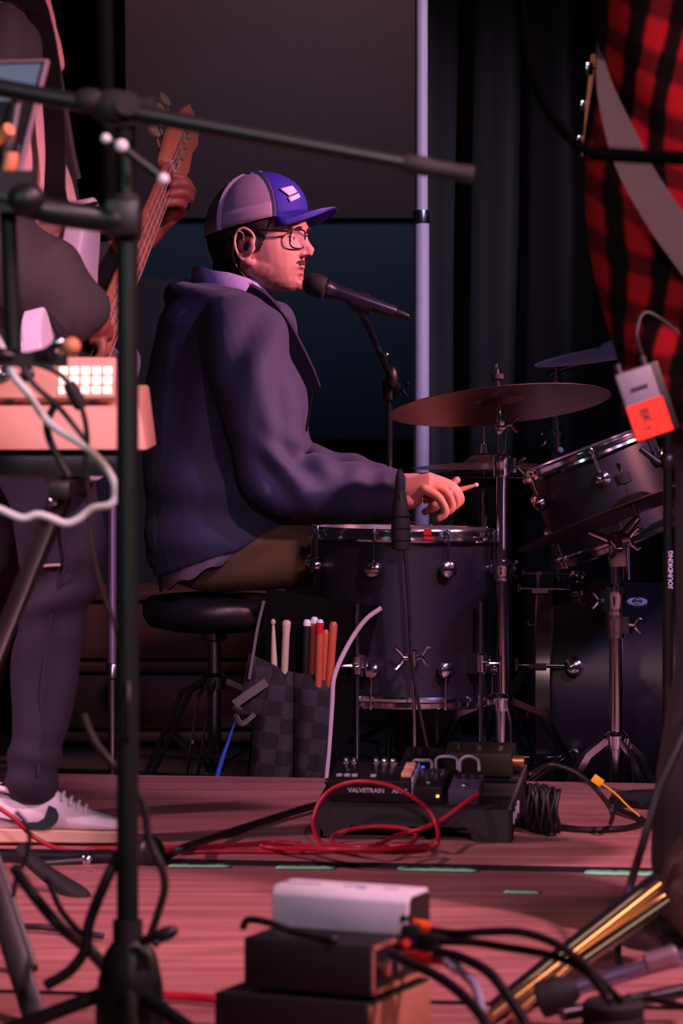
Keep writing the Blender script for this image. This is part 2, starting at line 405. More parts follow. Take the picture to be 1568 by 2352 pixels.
# ================================================================ people: shared builders
def head_mb(mb, M4, sc=1.0, neck=((-.022, -.02), (-.04, -.17)), nr=.066):
    """adult head, local X forward, Y left, Z up, origin between the ears"""
    T = lambda x, y, z: M4 @ Vector((x*sc, y*sc, z*sc))
    rows = [(.136, .004, -.034, .020), (.131, .044, -.066, .043), (.118, .072, -.085, .061), (.096, .093, -.099, .073), (.070, .104, -.107, .079), (.040, .106, -.110, .081),
            (.014, .100, -.108, .079), (-.010, .101, -.103, .077), (-.030, .103, -.094, .0745), (-.046, .104, -.084, .072), (-.064, .102, -.066, .068), (-.080, .104, -.044, .060), (-.091, .102, -.016, .049), (-.099, .092, .012, .036)]
    rings = []
    for z, f, b, w in rows:
        c = lerp(f, b, .56); r = []
        for k in range(36):
            a = 2*math.pi*k/36; ca, sa = math.cos(a), math.sin(a)
            ex = 2.35 if ca > 0 else 2.1
            q = (abs(ca)**ex+abs(sa)**ex)**(-1/ex)
            x = c+(f-c if ca > 0 else c-b)*ca*q; y = w*sa*q
            r.append(T(x, y, z))
        rings.append(r)
    mb.loft(rings)
    # neck
    (x0, z0), (x1, z1) = neck
    mb.tube([T(lerp(x0, x1, t), 0, lerp(z0, z1, t)) for t in (0, .35, .7, 1)], [nr*sc*.98, nr*sc, nr*sc*1.04, nr*sc*1.12], 24)
    # nose, brow, lips, chin, cheeks
    mb.tube([T(.098, 0, .022), T(.108, 0, .004), T(.1165, 0, -.010), T(.113, 0, -.019)], [.0075*sc, .0095*sc, .0125*sc, .0115*sc], 14)
    mb.tube([T(.098, 0, .03), T(.103, 0, .012), T(.106, 0, -.012)], [.009*sc, .012*sc, .015*sc], 12)
    for s in (-1, 1):
        mb.ell(T(.104, .0125*s, -.018), (.0105*sc, .0085*sc, .0075*sc))
        mb.ell(T(.090, .030*s, .036), (.017*sc, .026*sc, .010*sc), nu=14)
        mb.ell(T(.030, .054*s, -.052), (.045*sc, .020*sc, .026*sc))
        # ear
        ex, ey, ez = .002, .079*s, -.006
        rim = cat([(.016, 0, .006), (.014, .008, .022), (.002, .013, .033), (-.012, .015, .032), (-.020, .016, .018), (-.020, .015, .000), (-.014, .012, -.016), (-.004, .008, -.028), (.008, .003, -.034), (.014, 0, -.026)], 5)
        mb.tube([T(ex+p.x*1.12, ey+s*p.y, ez+p.z*1.12) for p in rim], .0042*sc, 8)
        dm = [T(ex+p.x*1.06, ey+s*(p.y-.002), ez+p.z*1.06) for p in rim]
        mb.tube([T(ex+.004, ey-.004*s, ez), T(ex-.006, ey+.007*s, ez+.002)], [.026*sc, .020*sc], 16)
        mb.ell(T(ex+.004, ey+.006*s, ez-.032), (.010*sc, .005*sc, .009*sc))
        mb.ell(T(ex+.016, ey+.004*s, ez-.004), (.005*sc, .005*sc, .008*sc))
    mb.ell(T(.097, 0, -.0405), (.0105*sc, .024*sc, .0095*sc), nu=14)
    mb.ell(T(.101, 0, -.0475), (.0075*sc, .021*sc, .0052*sc), nu=14)
    mb.ell(T(.099, 0, -.0605), (.0080*sc, .019*sc, .0062*sc), nu=14)
    mb.ell(T(.090, 0, -.082), (.020*sc, .027*sc, .017*sc), nu=14)

def head_sculpt(me, M4, sc=1.0):
    """eye sockets, mouth line, nostril wings, ear bowl"""
    Mi = np.array(M4.inverted()); v = getv(me).astype(float)
    l = (v @ Mi[:3, :3].T+Mi[:3, 3])/sc
    d = np.zeros_like(l)
    for s in (-1, 1):
        d[:, 0] -= .011*gauss(l, (.098, .032*s, .016), (.02, .017, .011))
        d[:, 0] -= .004*gauss(l, (.102, .018*s, .012), (.02, .008, .012))
        d[:, 1] -= s*.012*gauss(l, (.004, .092*s, -.002), (.010, .012, .013))
        d[:, 0] -= .004*gauss(l, (.106, .0125*s, -.026), (.008, .005, .004))
    for s in (-1, 1):
        d[:, 1] += s*.004*gauss(l, (.06, .065*s, -.012), (.03, .03, .028)); d[:, 0] += .004*gauss(l, (.085, .045*s, -.012), (.03, .02, .02))
    d[:, 0] -= .007*gauss(l, (.105, 0, -.0538), (.014, .022, .0030))
    d[:, 0] -= .004*gauss(l, (.104, 0, -.069), (.014, .022, .006))
    d[:, 0] -= .0035*gauss(l, (.106, 0, -.0285), (.014, .022, .006))
    l = (l+d)*sc
    Mf = np.array(M4); setv(me, l @ Mf[:3, :3].T+Mf[:3, 3]); 
def local(me, M4, sc=1.0):
    Mi = np.array(M4.inverted()); v = getv(me).astype(float); return (v @ Mi[:3, :3].T+Mi[:3, 3])/sc

def finger(mb, pts, r0, r1, n=10):
    c = cat(pts, 5); mb.tube(c, [lerp(r0, r1, i/(len(c)-1)) for i in range(len(c))], n)
    mb.ell(c[-1], r1*1.0, nu=10, nv=8); mb.ell(c[0], r0, nu=10, nv=8)
def limb(mb, pts, rs, n=22, k=6):
    c = cat(pts, k); mb.tube(c, [float(np.interp(i/(len(c)-1)*(len(rs)-1), range(len(rs)), rs)) for i in range(len(c))], n)
    mb.ell(c[0], rs[0]*.98, nu=18, nv=12); mb.ell(c[-1], rs[-1]*.98, nu=18, nv=12)
def torso(mb, rows, d, n=40, ex=2.4):
    """rows: (front px, front py, back px, back py, half width m); d distance of the mid plane"""
    rings = []
    for fx, fy, bx, by, w in rows:
        f, b = P(fx, fy, d), P(bx, by, d); c = (f+b)/2; a_ = (f-b)/2; r = []
        for k in range(n):
            a = 2*math.pi*k/n; ca, sa = math.cos(a), math.sin(a); q = (abs(ca)**ex+abs(sa)**ex)**(-1/ex)
            r.append(c+a_*ca*q+Vector((0, w*sa*q, 0)))
        rings.append(r)
    mb.loft(rings)
def paint(me, name, val):
    at = me.attributes.new(name, 'FLOAT', 'POINT'); at.data.foreach_set('value', np.asarray(val, np.float32))
def skin_with(base, attr, col, name, amt=1.0):
    """skin whose colour turns to col where the mesh attribute says so (stubble, lips)"""
    m = base.copy(); m.name = name; nt, b = nodes(m)
    src = b.inputs['Base Color'].links[0].from_socket
    a = nt.nodes.new('ShaderNodeAttribute'); a.attribute_name = attr
    mx = nt.nodes.new('ShaderNodeMix'); mx.data_type = 'RGBA'; mx.inputs[7].default_value = lin(col)
    mu = nt.nodes.new('ShaderNodeMath'); mu.operation = 'MULTIPLY'; mu.inputs[1].default_value = amt
    nt.links.new(a.outputs['Fac'], mu.inputs[0]); nt.links.new(mu.outputs[0], mx.inputs[0]); nt.links.new(src, mx.inputs[6])
    nt.links.new(mx.outputs[2], b.inputs['Base Color'])
    return m
# ================================================================ the drummer
DD = 8.0
def D(px, py, dd=0.0): return P(px, py, DD+dd)
HEADYAW = math.radians(17)
HM = place(Matrix.Rotation(-HEADYAW, 3, 'Z') @ Matrix.Rotation(math.radians(1.5), 3, 'Y'), D(592, 562, 0.0))
drum_er = thing('person', 'seated drummer in blue trucker cap, glasses and dark zip jacket', 'person', (D(480, 1350).x, DD, FZ))
b = MB(); head_mb(b, HM, 1.06)
# trunk and limbs below the clothes
b.tube([D(545, 690), D(520, 760), D(500, 1000), D(490, 1262)], [.075, .10, .115, .085], 24)
for s, (sh, el, wr) in ((-1, ((540, 775), (640, 1105), (900, 1132))), (1, ((560, 770), (660, 1080), (880, 1110)))):
    y = [.19*s, .25*s, .22*s]
    limb(b, [D(510, 770, .05*s), D(*sh, y[0]), D(600, 940, .235*s), D(*el, y[1]), D(770, 1118, .24*s), D(*wr, y[2])], [.06, .062, .052, .045, .042, .030])
    limb(b, [D(480, 1285, .08*s), D(700, 1275, .11*s), D(915, 1275, .135*s), D(950, 1500, .14*s), D(965, 1735, .145*s)], [.062, .062, .052, .048, .038])
    o = y[2]
    if s < 0:   # right hand, palm down, closed round the stick
        hp = []
        for (x, yy, w, h) in ((880, 1130, .030, .026), (905, 1131, .032, .027), (935, 1127, .040, .029), (965, 1117, .044, .027), (988, 1106, .043, .020)):
            c = D(x, yy, o); hp.append([c+Vector((.0, w*math.cos(a), h*math.sin(a))) for a in np.linspace(0, 2*math.pi, 20, endpoint=False)])
        b.loft(hp)
        b.ell(D(935, 1146, o-.012), (.036, .026, .024)); b.ell(D(935, 1140, o+.022), (.036, .022, .022))
        for (dy, q) in ((-.036, ((972, 1122), (1006, 1142), (1023, 1176), (1006, 1192))), (-.013, ((980, 1110), (1024, 1130), (1038, 1166), (1016, 1182))),
                        (.010, ((984, 1100), (1034, 1122), (1050, 1156), (1028, 1172))), (.032, ((986, 1096), (1038, 1116), (1058, 1148), (1040, 1164)))):
            finger(b, [D(x, yy, o+dy) for x, yy in q], .0115, .0088)
        finger(b, [D(935, 1140, o+.03), D(975, 1136, o+.055), D(1018, 1124, o+.058), D(1049, 1103, o+.052)], .014, .0092)
    else:
        hp = []
        for (x, yy, w, h) in ((865, 1110, .030, .026), (910, 1112, .034, .025), (950, 1110, .043, .024), (968, 1106, .042, .018)):
            c = D(x, yy, o); hp.append([c+Vector((.0, w*math.cos(a), h*math.sin(a))) for a in np.linspace(0, 2*math.pi, 20, endpoint=False)])
        b.loft(hp)
        for (dy, q) in ((.034, ((955, 1120), (985, 1135), (992, 1165), (975, 1176))), (.011, ((962, 1110), (996, 1125), (1004, 1160), (985, 1172))),
                        (-.012, ((964, 1106), (1000, 1120), (1010, 1154), (992, 1166))), (-.034, ((964, 1104), (1000, 1116), (1012, 1146), (996, 1160)))):
            finger(b, [D(x, yy, o+dy) for x, yy in q], .0112, .0088)
        finger(b, [D(915, 1128, o-.03), D(952, 1132, o-.052), D(985, 1128, o-.05), D(1008, 1122, o-.04)], .014, .0094)
me = fuse(b, .0031, 3, .5); head_sculpt(me, HM, 1.06)
l = local(me, HM, 1.06)
# ---- stubble / lips tint
jaw = sstep(-.025, -.055, l[:, 2])*sstep(-.135, -.10, l[:, 2])*sstep(-.005, .03, l[:, 0])*(l[:, 0] < .2)
jaw *= 1-.75*gauss(l, (.075, -.04, -.035), (.03, .03, .025))
jaw = np.clip(jaw*(.75+.35*nz(l, 260)), 0, 1)
paint(me, 'beard', jaw)
M['dskin1'] = skin_with(M['skin'], 'beard', (92, 58, 52), 'drummer_skin', .62)
body = link('body', me, M['dskin1'], drum_er, 180)
# ---- hair, moustache, brows grown from the head
M['hair'] = mat('dark_brown_hair', (34, 22, 19), .75, var=.4, vs=260, bump=.6, bs=700)
x, y, z = l[:, 0], np.abs(l[:, 1]), l[:, 2]
isHead = (z > -.115) & (z < .2) & (np.abs(x) < .15) & (y < .11)
hm = sstep(-.012, -.034, x)*sstep(-.082, -.055, z+.10*(x+.09))*sstep(.07, .05, z)
side = sstep(-.02, .0, x+.02)*sstep(.046, .030, x+.35*(.02-z).clip(-.1,.1))*sstep(-.022, .0, z)*sstep(.07, .05, z)*(y > .05)
hair = np.clip(np.maximum(hm, side), 0, 1)*isHead*sstep(.0865, .083, y)*(1-gauss(l, (-.002, -.09, -.006), (.026, .03, .036))*1.6).clip(0, 1)*(1-gauss(l, (-.002, .09, -.006), (.026, .03, .036))*1.6).clip(0, 1)
shell(me, hair, .006, 'hair', M['hair'], drum_er, .3)
mo = gauss(l, (.106, 0, -.0375), (.022, .029, .0060)); mo = np.where(mo > .25, mo, 0)*isHead*(x > .07)*(z < -.029)
M['mous'] = mat('brown_moustache', (74, 42, 36), .8, var=.3, vs=300, bump=.5, bs=900)
shell(me, mo, .0028, 'moustache', M['mous'], drum_er, .3)
for s in (-1, 1):
    br = gauss(l, (.10, .034*s, .036), (.03, .018, .0045)); br = np.where(br > .3, br, 0)*isHead*(x > .06)
    shell(me, br, .003, 'eyebrow', M['hair'], drum_er, .3)
HT = lambda x, y, z: HM @ Vector((x*1.06, y*1.06, z*1.06))
# ---- eyes
M['eye'] = mat('eye_white', (205, 195, 190), .2); M['iris'] = mat('iris_brown', (38, 24, 18), .15)
for s in (-1, 1):
    e = MB().ell(HT(.0815, .032*s, .0155), .0122, nu=20, nv=14).build('eyeball', M['eye'], drum_er, 180)
    R = frame(HM.to_3x3() @ Vector((1, 0, 0)))
    MB().lathe(HT(.0915, .032*s, .0155), HM.to_3x3() @ Vector((1, 0, 0)), [(.0058, 0), (.0045, .0022), (0, .0028)], 16).build('iris', M['iris'], e)
    rr = []
    for j in range(7):   # upper and lower lid
        p = lerp(.15, 1.45, j/6)
        rr.append([HT(.0815+.0128*math.sin(p)*math.cos(a), .032*s+.0128*math.sin(p)*math.sin(a), .0155+.0128*math.cos(p)) for a in np.linspace(-1.5, 1.5, 15)])
    MB().grid(rr).build('eyelid', M['skin'], drum_er, 180, solid=.0012)
# ---- ear monitor and its lead
M['iem'] = mat('blue_black_earpiece', (18, 38, 62), .22, coat=.4)
e = MB().ell(HT(.005, -.0875, -.008), (.010, .006, .011)).ell(HT(.008, -.089, -.013), (.006, .005, .007)).build('ear_monitor', M['iem'], drum_er, 180)
M['lead'] = mat('skin_tone_lead', (190, 140, 120), .4)
MB().tube(cat([HT(-.002, -.088, .006), HT(-.004, -.094, .022), HT(-.016, -.098, .024), HT(-.024, -.094, .004), HT(-.026, -.086, -.03), D(545, 615, -.068), D(562, 636, -.074), D(580, 662, -.078), D(600, 690, -.07)], 7), .0016, 6).build('lead', M['lead'], e)
# ---- cap
M['capblue'] = mat('royal_blue_twill', (44, 34, 168), .7, var=.06, vs=200, bump=.25, bs=900)
M['caplav'] = mat('pale_mesh_cloth', (186, 160, 186), .8, var=.06, vs=120)
def mesh_cloth():
    m = mat('cap_mesh', (178, 152, 180), .8); nt, bb = nodes(m)
    tc = nt.nodes.new('ShaderNodeTexCoord'); w = nt.nodes.new('ShaderNodeTexWave'); w.wave_type = 'BANDS'; w.bands_direction = 'X'
    w.inputs['Scale'].default_value = 55; w.inputs['Distortion'].default_value = 0.5; w.inputs['Detail'].default_value = 0
    nt.links.new(tc.outputs['Object'], w.inputs['Vector'])
    w2 = nt.nodes.new('ShaderNodeTexWave'); w2.bands_direction = 'Z'; w2.inputs['Scale'].default_value = 70
    nt.links.new(tc.outputs['Object'], w2.inputs['Vector'])
    mu = nt.nodes.new('ShaderNodeMath'); mu.operation = 'MULTIPLY'; nt.links.new(w.outputs['Fac'], mu.inputs[0]); nt.links.new(w2.outputs['Fac'], mu.inputs[1])
    r = nt.nodes.new('ShaderNodeMapRange'); r.inputs[1].default_value = .05; r.inputs[2].default_value = .5; r.inputs[3].default_value = 1.0; r.inputs[4].default_value = .58
    nt.links.new(mu.outputs[0], r.inputs[0]); nt.links.new(r.outputs[0], bb.inputs['Alpha'])
    return m
M['capmesh'] = mesh_cloth()
CS = 1.06
cf, cb = Vector((.106, 0, .072)), Vector((-.117, 0, .012))       # base ring front and back (head local)
cc = (cf+cb)/2; ca_ = (cf-cb)/2; cup = Vector((-.13, 0, 1)).normalized()
CH = .113; CWD = .092
def cap_pt(a, s, off=0.0):
    """a angle from the front, s 0 base .. 1 top"""
    h = s; q = max(0.0, 1-h**2.1)**(1/2.0)
    ex = 2.25; ca, sa = math.cos(a), math.sin(a); k = (abs(ca)**ex+abs(sa)**ex)**(-1/ex)
    p = cc+ca_*ca*k*q*(1+off)+Vector((0, CWD*(1+off)*sa*k*q, 0))+cup*(CH*h*(1+off))
    p += Vector((.02*h*(ca > 0)*ca*(1-h), 0, 0))
    return HT(*p)
capo = MB()
A0 = math.radians(54)
SS = [0, .08, .18, .30, .42, .54, .66, .76, .85, .92, .97, 1.0]
rows = [[cap_pt(a, s) for a in np.linspace(-A0, A0, 25)] for s in SS]
cap = MB().grid(rows).build('cap', M['capblue'], drum_er, 180, solid=.0025, label='blue and pale grey trucker cap')
for sgn in (-1, 1):
    rows = [[cap_pt(a*sgn, s) for a in np.linspace(A0, math.pi, 25)] for s in SS[3:]]
    MB().grid(rows).build('mesh_panel', M['capmesh'], cap, 180)
    rows = [[cap_pt(a*sgn, s) for a in np.linspace(A0, math.pi, 25)] for s in [0, .1, .2, .30]]
    MB().grid(rows).build('sweat_band', M['caplav'], cap, 180, solid=.002)
    MB().strap([cap_pt(A0*sgn*1.03, s, .006) for s in np.linspace(0, .985, 14)], .012, .0015, HM.to_3x3() @ Vector((1, 0, .7))).build('seam_tape', M['caplav'], cap, 60)
    MB().strap([cap_pt(2.05*sgn, s, .006) for s in np.linspace(.0, .985, 14)], .013, .0015, HM.to_3x3() @ Vector((1, 0, .0))).build('seam_tape', M['caplav'], cap, 60)
MB().strap([cap_pt(math.pi, s, .006) for s in np.linspace(.2, .985, 12)], .013, .0015, HM.to_3x3() @ Vector((0, 1, 0))).build('seam_tape', M['caplav'], cap, 60)
MB().ell(cap_pt(0, 1.0), (.008, .008, .005)).build('button', M['capblue'], cap, 180)
def brim(u, v, dz=0.0):
    a = u*A0*1.0; r = cap_pt(a, .02, .004); rl = (HM.inverted() @ r)/1.06
    ext = .066*(max(0, 1-abs(u)**2.6))**.6
    q = rl+Vector((ext*v, .008*u*v*(1-abs(u)), 0))
    q.z += .010*v-.036*v*abs(u)**1.6+dz
    return HT(*q)
us = np.linspace(-1, 1, 33)
br = MB().grid([[brim(u, v) for u in us] for v in np.linspace(0, 1, 9)]).build('brim', M['capblue'], cap, 180, solid=.003)
M['stitch'] = mat('pale_blue_thread', (120, 115, 200), .7)
for v in (.62, .70, .78, .86, .94):
    MB().tube([brim(u, v, .0006) for u in np.linspace(-.93, .93, 31)], .0005, 5).build('stitching', M['stitch'], br)
# white emblem on the cap front: a slanted quad over a bent strip
M['emb'] = mat('white_embroidery', (235, 225, 235), .7, bump=.3, bs=900)
def cap_surf(u, s, off): return cap_pt(math.radians(u), s, off)
def emblem(quad, name='emblem'):
    n = 5; rows = []
    for i in range(n+1):
        rows.append([cap_surf(lerp(lerp(quad[0][0], quad[1][0], j/n), lerp(quad[3][0], quad[2][0], j/n), i/n), lerp(lerp(quad[0][1], quad[1][1], j/n), lerp(quad[3][1], quad[2][1], j/n), i/n), .017) for j in range(n+1)])
    MB().grid(rows).build(name, M['emb'], cap, 60, solid=.0012)
emblem([(-44, .50), (-21, .53), (-18, .39), (-35, .33)])
emblem([(-37, .30), (-16, .365), (-15, .285), (-35, .21)])
# ---- glasses
M['frame'] = mat('dark_glasses_frame', (30, 20, 34), .25, coat=.5); M['lens'] = mat('clear_lens', (235, 235, 245), .03, alpha=.14, spec=.8)
gl = None
def rim(s):
    pts = []
    for k in range(28):
        a = 2*math.pi*k/28; ca, sa = math.cos(a), math.sin(a); q = (abs(ca)**3.2+abs(sa)**3.2)**(-1/3.2)
        yy = .0335+.0265*ca*q; zz = .0125+.0205*sa*q*(1 if sa > 0 else .98-.0*ca)
        xx = .1065-.42*max(0, yy-.012)**1.35*3.1*.22-.02*(.012-zz)*.9
        xx = .109-(yy/.06)**2*.017+.10*(zz-.012)*.6
        pts.append(HT(xx, yy*s, zz))
    return pts
gl = MB().tube(rim(-1), .0019, 8, closed=True).build('glasses', M['frame'], drum_er, 180, label='dark framed glasses')
MB().tube(rim(1), .0019, 8, closed=True).build('rim', M['frame'], gl, 180)
for s in (-1, 1):
    r = rim(s); c = sum(r, Vector())/len(r)
    MB().add([c]+r, [[0, i+1, (i+1) % len(r)+1] for i in range(len(r))]).build('lens', M['lens'], gl, 180)
    MB().tube(cat([HT(.094, .059*s, .027), HT(.088, .070*s, .028), HT(.05, .083*s, .029), HT(.008, .086*s, .030), HT(-.008, .087*s, .024), HT(-.016, .086*s, .006)], 6), .0025, 8).build('temple_arm', M['frame'], gl, 180)
MB().tube(cat([HT(.1085, -.008, .018), HT(.112, 0, .021), HT(.1085, .008, .018)], 5), .0015, 8).build('bridge', M['frame'], gl, 180)
# ---- jacket
M['jacket'] = mat('charcoal_softshell', (58, 60, 90), .78, var=.05, vs=14, bump=.12, bs=1200, sheen=.1)
M['jacketin'] = mat('jacket_lining', (40, 36, 46), .85)
j = MB()
torso(j, [(632, 690, 452, 640, .088), (640, 712, 430, 655, .125), (655, 745, 402, 680, .172), (672, 790, 372, 735, .205), (692, 845, 350, 810, .220), (708, 890, 338, 890, .226), (708, 940, 332, 970, .224), (700, 1010, 329, 1050, .222),
          (696, 1070, 330, 1130, .222), (698, 1120, 334, 1200, .224), (705, 1165, 340, 1260, .224), (708, 1192, 352, 1322, .216), (690, 1196, 372, 1322, .19)], DD)
limb(j, [D(520, 765, -.12), D(552, 772, -.185), D(582, 880, -.232), D(608, 990, -.255), D(634, 1098, -.262), D(740, 1118, -.25), D(830, 1130, -.235), D(892, 1131, -.222)], [.085, .094, .092, .084, .074, .069, .063, .057], 26)
limb(j, [D(530, 760, .12), D(560, 770, .185), D(595, 880, .232), D(625, 980, .25), D(655, 1075, .262), D(740, 1095, .25), D(850, 1108, .225)], [.085, .094, .09, .082, .072, .066, .056], 26)
# hood bunched behind the neck, running into the front edge
hood = cat([D(700, 850, -.045), D(678, 790, -.07), D(650, 735, -.098), D(600, 712, -.130), D(530, 698, -.140), D(462, 690, -.115), D(424, 684, 0), D(462, 690, .115), D(530, 698, .140), D(600, 712, .130), D(650, 735, .098), D(690, 800, .06)], 5)
j.tube(hood, [.012, .019, .025, .029, .032, .036, .040, .036, .032, .029, .025, .014], 14)
jm = fuse(j, .0062, 4, .5)
v = getv(jm).astype(float); n = getn(jm)
def folds(v, n):
    px = v[:, 0]*F/v[:, 1]+784; py = (ZC-v[:, 2])*F/v[:, 1]+YH
    arm = (v[:, 1] < DD-.15)
    d = .0045*nz(v, 16)+.003*nz(v, 33, 2.0)
    # diagonal drag folds on the upper arm and trunk, rings at the elbow and cuff
    w1 = np.exp(-((px-590)/120)**2-((py-800)/110)**2); d += .006*w1*np.sin((px*.8+py*.35)/17)
    w2 = np.exp(-((px-680)/75)**2-((py-1075)/70)**2); d += .010*w2*np.sin((px*.75-py*.66)/13+.6*np.sin(py/30))
    w3 = np.exp(-((px-830)/85)**2-((py-1120)/90)**2); d += .005*w3*np.sin(px/14+.5*np.sin(py/22))
    w4 = np.exp(-((px-480)/150)**2-((py-1200)/110)**2)*(1-arm*.3); d += .011*w4*np.sin((py*.9-px*.38)/21+1.2*np.sin(px/70))
    w5 = np.exp(-((px-400)/70)**2-((py-880)/190)**2); d += .008*w5*np.sin((px*.9+py*.22)/24)
    w6 = np.exp(-((px-650)/50)**2-((py-930)/130)**2); d += .006*w6*np.sin((px*.95-py*.28)/15)
    d[np.abs(px-895) < 8] *= .3
    return v+n*(d*1.5)[:, None]
setv(jm, folds(v, n))
link('jacket', jm, M['jacket'], drum_er, 180, label='dark charcoal zip jacket with hood')
MB().strap(cat([D(566, 668, -.150), D(604, 692, -.148), D(642, 738, -.130), D(674, 796, -.105), D(700, 850, -.075), D(716, 892, -.045)], 5), .040, .014, Vector((.75, -.35, .45))).build('hood_edge', M['jacketin'], drum_er, 60)
MB().tube(cat([D(700, 850, -.05), D(716, 885, -.03), D(712, 930, -.012), D(703, 990, 0)], 8), .0028, 6).build('zip', M['black'], drum_er, 180)
MB().tube(cat([D(646, 700, -.07), D(676, 760, -.06), D(702, 825, -.045), D(714, 880, -.03)], 8), .0030, 6).build('zip', M['black'], drum_er, 180)
# cuff ends
MB().lathe(D(893, 1131, -.222), D(900, 1132, -.222)-D(880, 1131, -.222), [(.040, -.03), (.0565, -.012), (.0585, .000), (.0555, .006), (.050, .004), (.042, -.02)], 28).build('cuff', M['jacket'], drum_er, 60)
# ---- light shirt showing at the collar and under the hem
M['shirt'] = mat('lavender_shirt', (176, 160, 214), .85, var=.12, vs=90, bump=.15, bs=800)
rows = []
for t_, (xf, yf, xb, yb, w) in enumerate(((622, 700, 448, 668, .086), (632, 678, 440, 640, .088), (628, 660, 440, 620, .086), (620, 650, 444, 610, .083), (616, 660, 452, 622, .078))):
    f, b_ = D(xf, yf), D(xb, yb); c = (f+b_)/2
    rows.append([c+(f-b_)/2*math.cos(a)+Vector((0, w*math.sin(a), .0015*math.sin(a*7))) for a in np.linspace(.35, 2*math.pi-.35, 40)])
MB().grid(rows).build('shirt_collar', M['shirt'], drum_er, 60, solid=.0015)
rows = []
for xf, yf, xb, yb, w in ((690, 1185, 362, 1290, .205), (640, 1215, 362, 1330, .212), (600, 1242, 366, 1352, .214), (596, 1246, 370, 1354, .206)):
    f, b_ = D(xf, yf), D(xb, yb); c = (f+b_)/2
    rows.append([c+(f-b_)/2*math.cos(a)+Vector((0, w*math.sin(a), .005*math.sin(a*11))) for a in np.linspace(0, 2*math.pi, 60)])
M['tail'] = mat('shirt_tail_cloth', (112, 96, 112), .9, var=.1, vs=60)
MB().grid(rows).build('shirt_tail', M['tail'], drum_er, 60, solid=.002)
# ---- trousers
M['khaki'] = mat('khaki_twill', (118, 92, 66), .85, var=.08, vs=40, bump=.12, bs=1000)
k = MB()
k.ell(D(470, 1268), (.135, .195, .082), nu=24, nv=16)
for s in (-1, 1):
    limb(k, [D(470, 1278, .095*s), D(600, 1268, .115*s), D(760, 1262, .125*s), D(905, 1268, .135*s), D(948, 1330, .14*s), D(958, 1500, .145*s), D(968, 1660, .15*s), D(972, 1760, .15*s)], [.082, .088, .085, .080, .074, .066, .062, .062], 24)
km = fuse(k, .007, 4, .5); v = getv(km).astype(float); n = getn(km)
px = v[:, 0]*F/v[:, 1]+784; py = (ZC-v[:, 2])*F/v[:, 1]+YH
d = .004*nz(v, 20)+.008*np.exp(-((px-560)/110)**2-((py-1250)/80)**2)*np.sin((px*.5+py)/16)+.006*np.exp(-((px-860)/90)**2)*np.sin((px*.9-py*.4)/20)
setv(km, v+n*d[:, None]); link('trousers', km, M['khaki'], drum_er, 180)
# ---- shoes
M['shoe'] = mat('tan_suede', (120, 96, 72), .85, var=.15, vs=60)
for s in (-1, 1):
    bx, by = D(965, 1760, .15*s).x, DD+.15*s; rr = []
    for (dx, w, h) in ((-.085, .028, .05), (-.06, .036, .085), (0, .038, .09), (.05, .042, .07), (.12, .047, .052), (.17, .040, .040), (.195, .02, .026)):
        rr.append([Vector((bx+dx, by+w*math.cos(a), FZ+.004+h/2+h/2*math.sin(a))) for a in np.linspace(0, 2*math.pi, 18, endpoint=False)])
    MB().loft(rr).build('shoe', M['shoe'], drum_er, 60)
# ================================================================ drum kit
M['cym'] = mat('cymbal_bronze', (104, 74, 66), .42, .8, var=.12, vs=25)
M['cymdark'] = mat('dark_cymbal', (92, 74, 64), .45, .8, var=.2, vs=25)
M['felt'] = mat('grey_felt', (60, 58, 60), .95)
M['head'] = mat('drum_head', (180, 175, 185), .5)
def cymbal(name, c, n, r, m, label, group='cymbals'):
    """thin bowed disc with a bell, grooves cut as fine steps"""
    top = [(.006, .030), (.020, .029), (.034, .024), (.046, .015), (.052, .011)]
    k = 26
    for i in range(1, k+1):
        rr = lerp(.052, r, i/k); top.append((rr, .011*(1-(i/k)**1.3)+.0003*(i % 2)))
    prof = top+[(r, -.0011)]+[(a, h-.0012) for a, h in reversed(top[:-1])]
    o = MB().lathe(Vector(c)-Vector(n).normalized()*.024, n, prof, 96).build(name, m, ang=30)
    return tag(o, label, 'cymbal', group)
def wing(mb, p, axis, side, s=1.0):
    """wing screw: stem along axis, two lobes along side"""
    a = Vector(axis).normalized(); b = Vector(side).normalized(); p = Vector(p)
    mb.cyl(p, p+a*.012*s, .0055*s, 12)
    for k in (-1, 1):
        mb.tube([p+a*.008*s, p+a*.014*s+b*.008*s*k, p+a*.022*s+b*.015*s*k, p+a*.025*s+b*.012*s*k], [.003*s, .0035*s, .003*s, .002*s], 8)
def clamp(mb, p, r, h, side):
    """tube clamp with collar, lug and wing screw"""
    p = Vector(p)
    mb.lathe(p-Vector((0, 0, h/2)), (0, 0, 1), [(r*.9, 0), (r*1.35, .001), (r*1.42, h*.2), (r*1.35, h*.45), (r*1.5, h*.55), (r*1.42, h*.9), (r*.9, h)], 24)
    s = Vector(side).normalized(); q = p+s*r*1.7
    mb.box(q, (.018, .016, h*.62), frame((0, 0, 1), s)); wing(mb, q+s*.008, s, (0, 0, 1), 1.1)
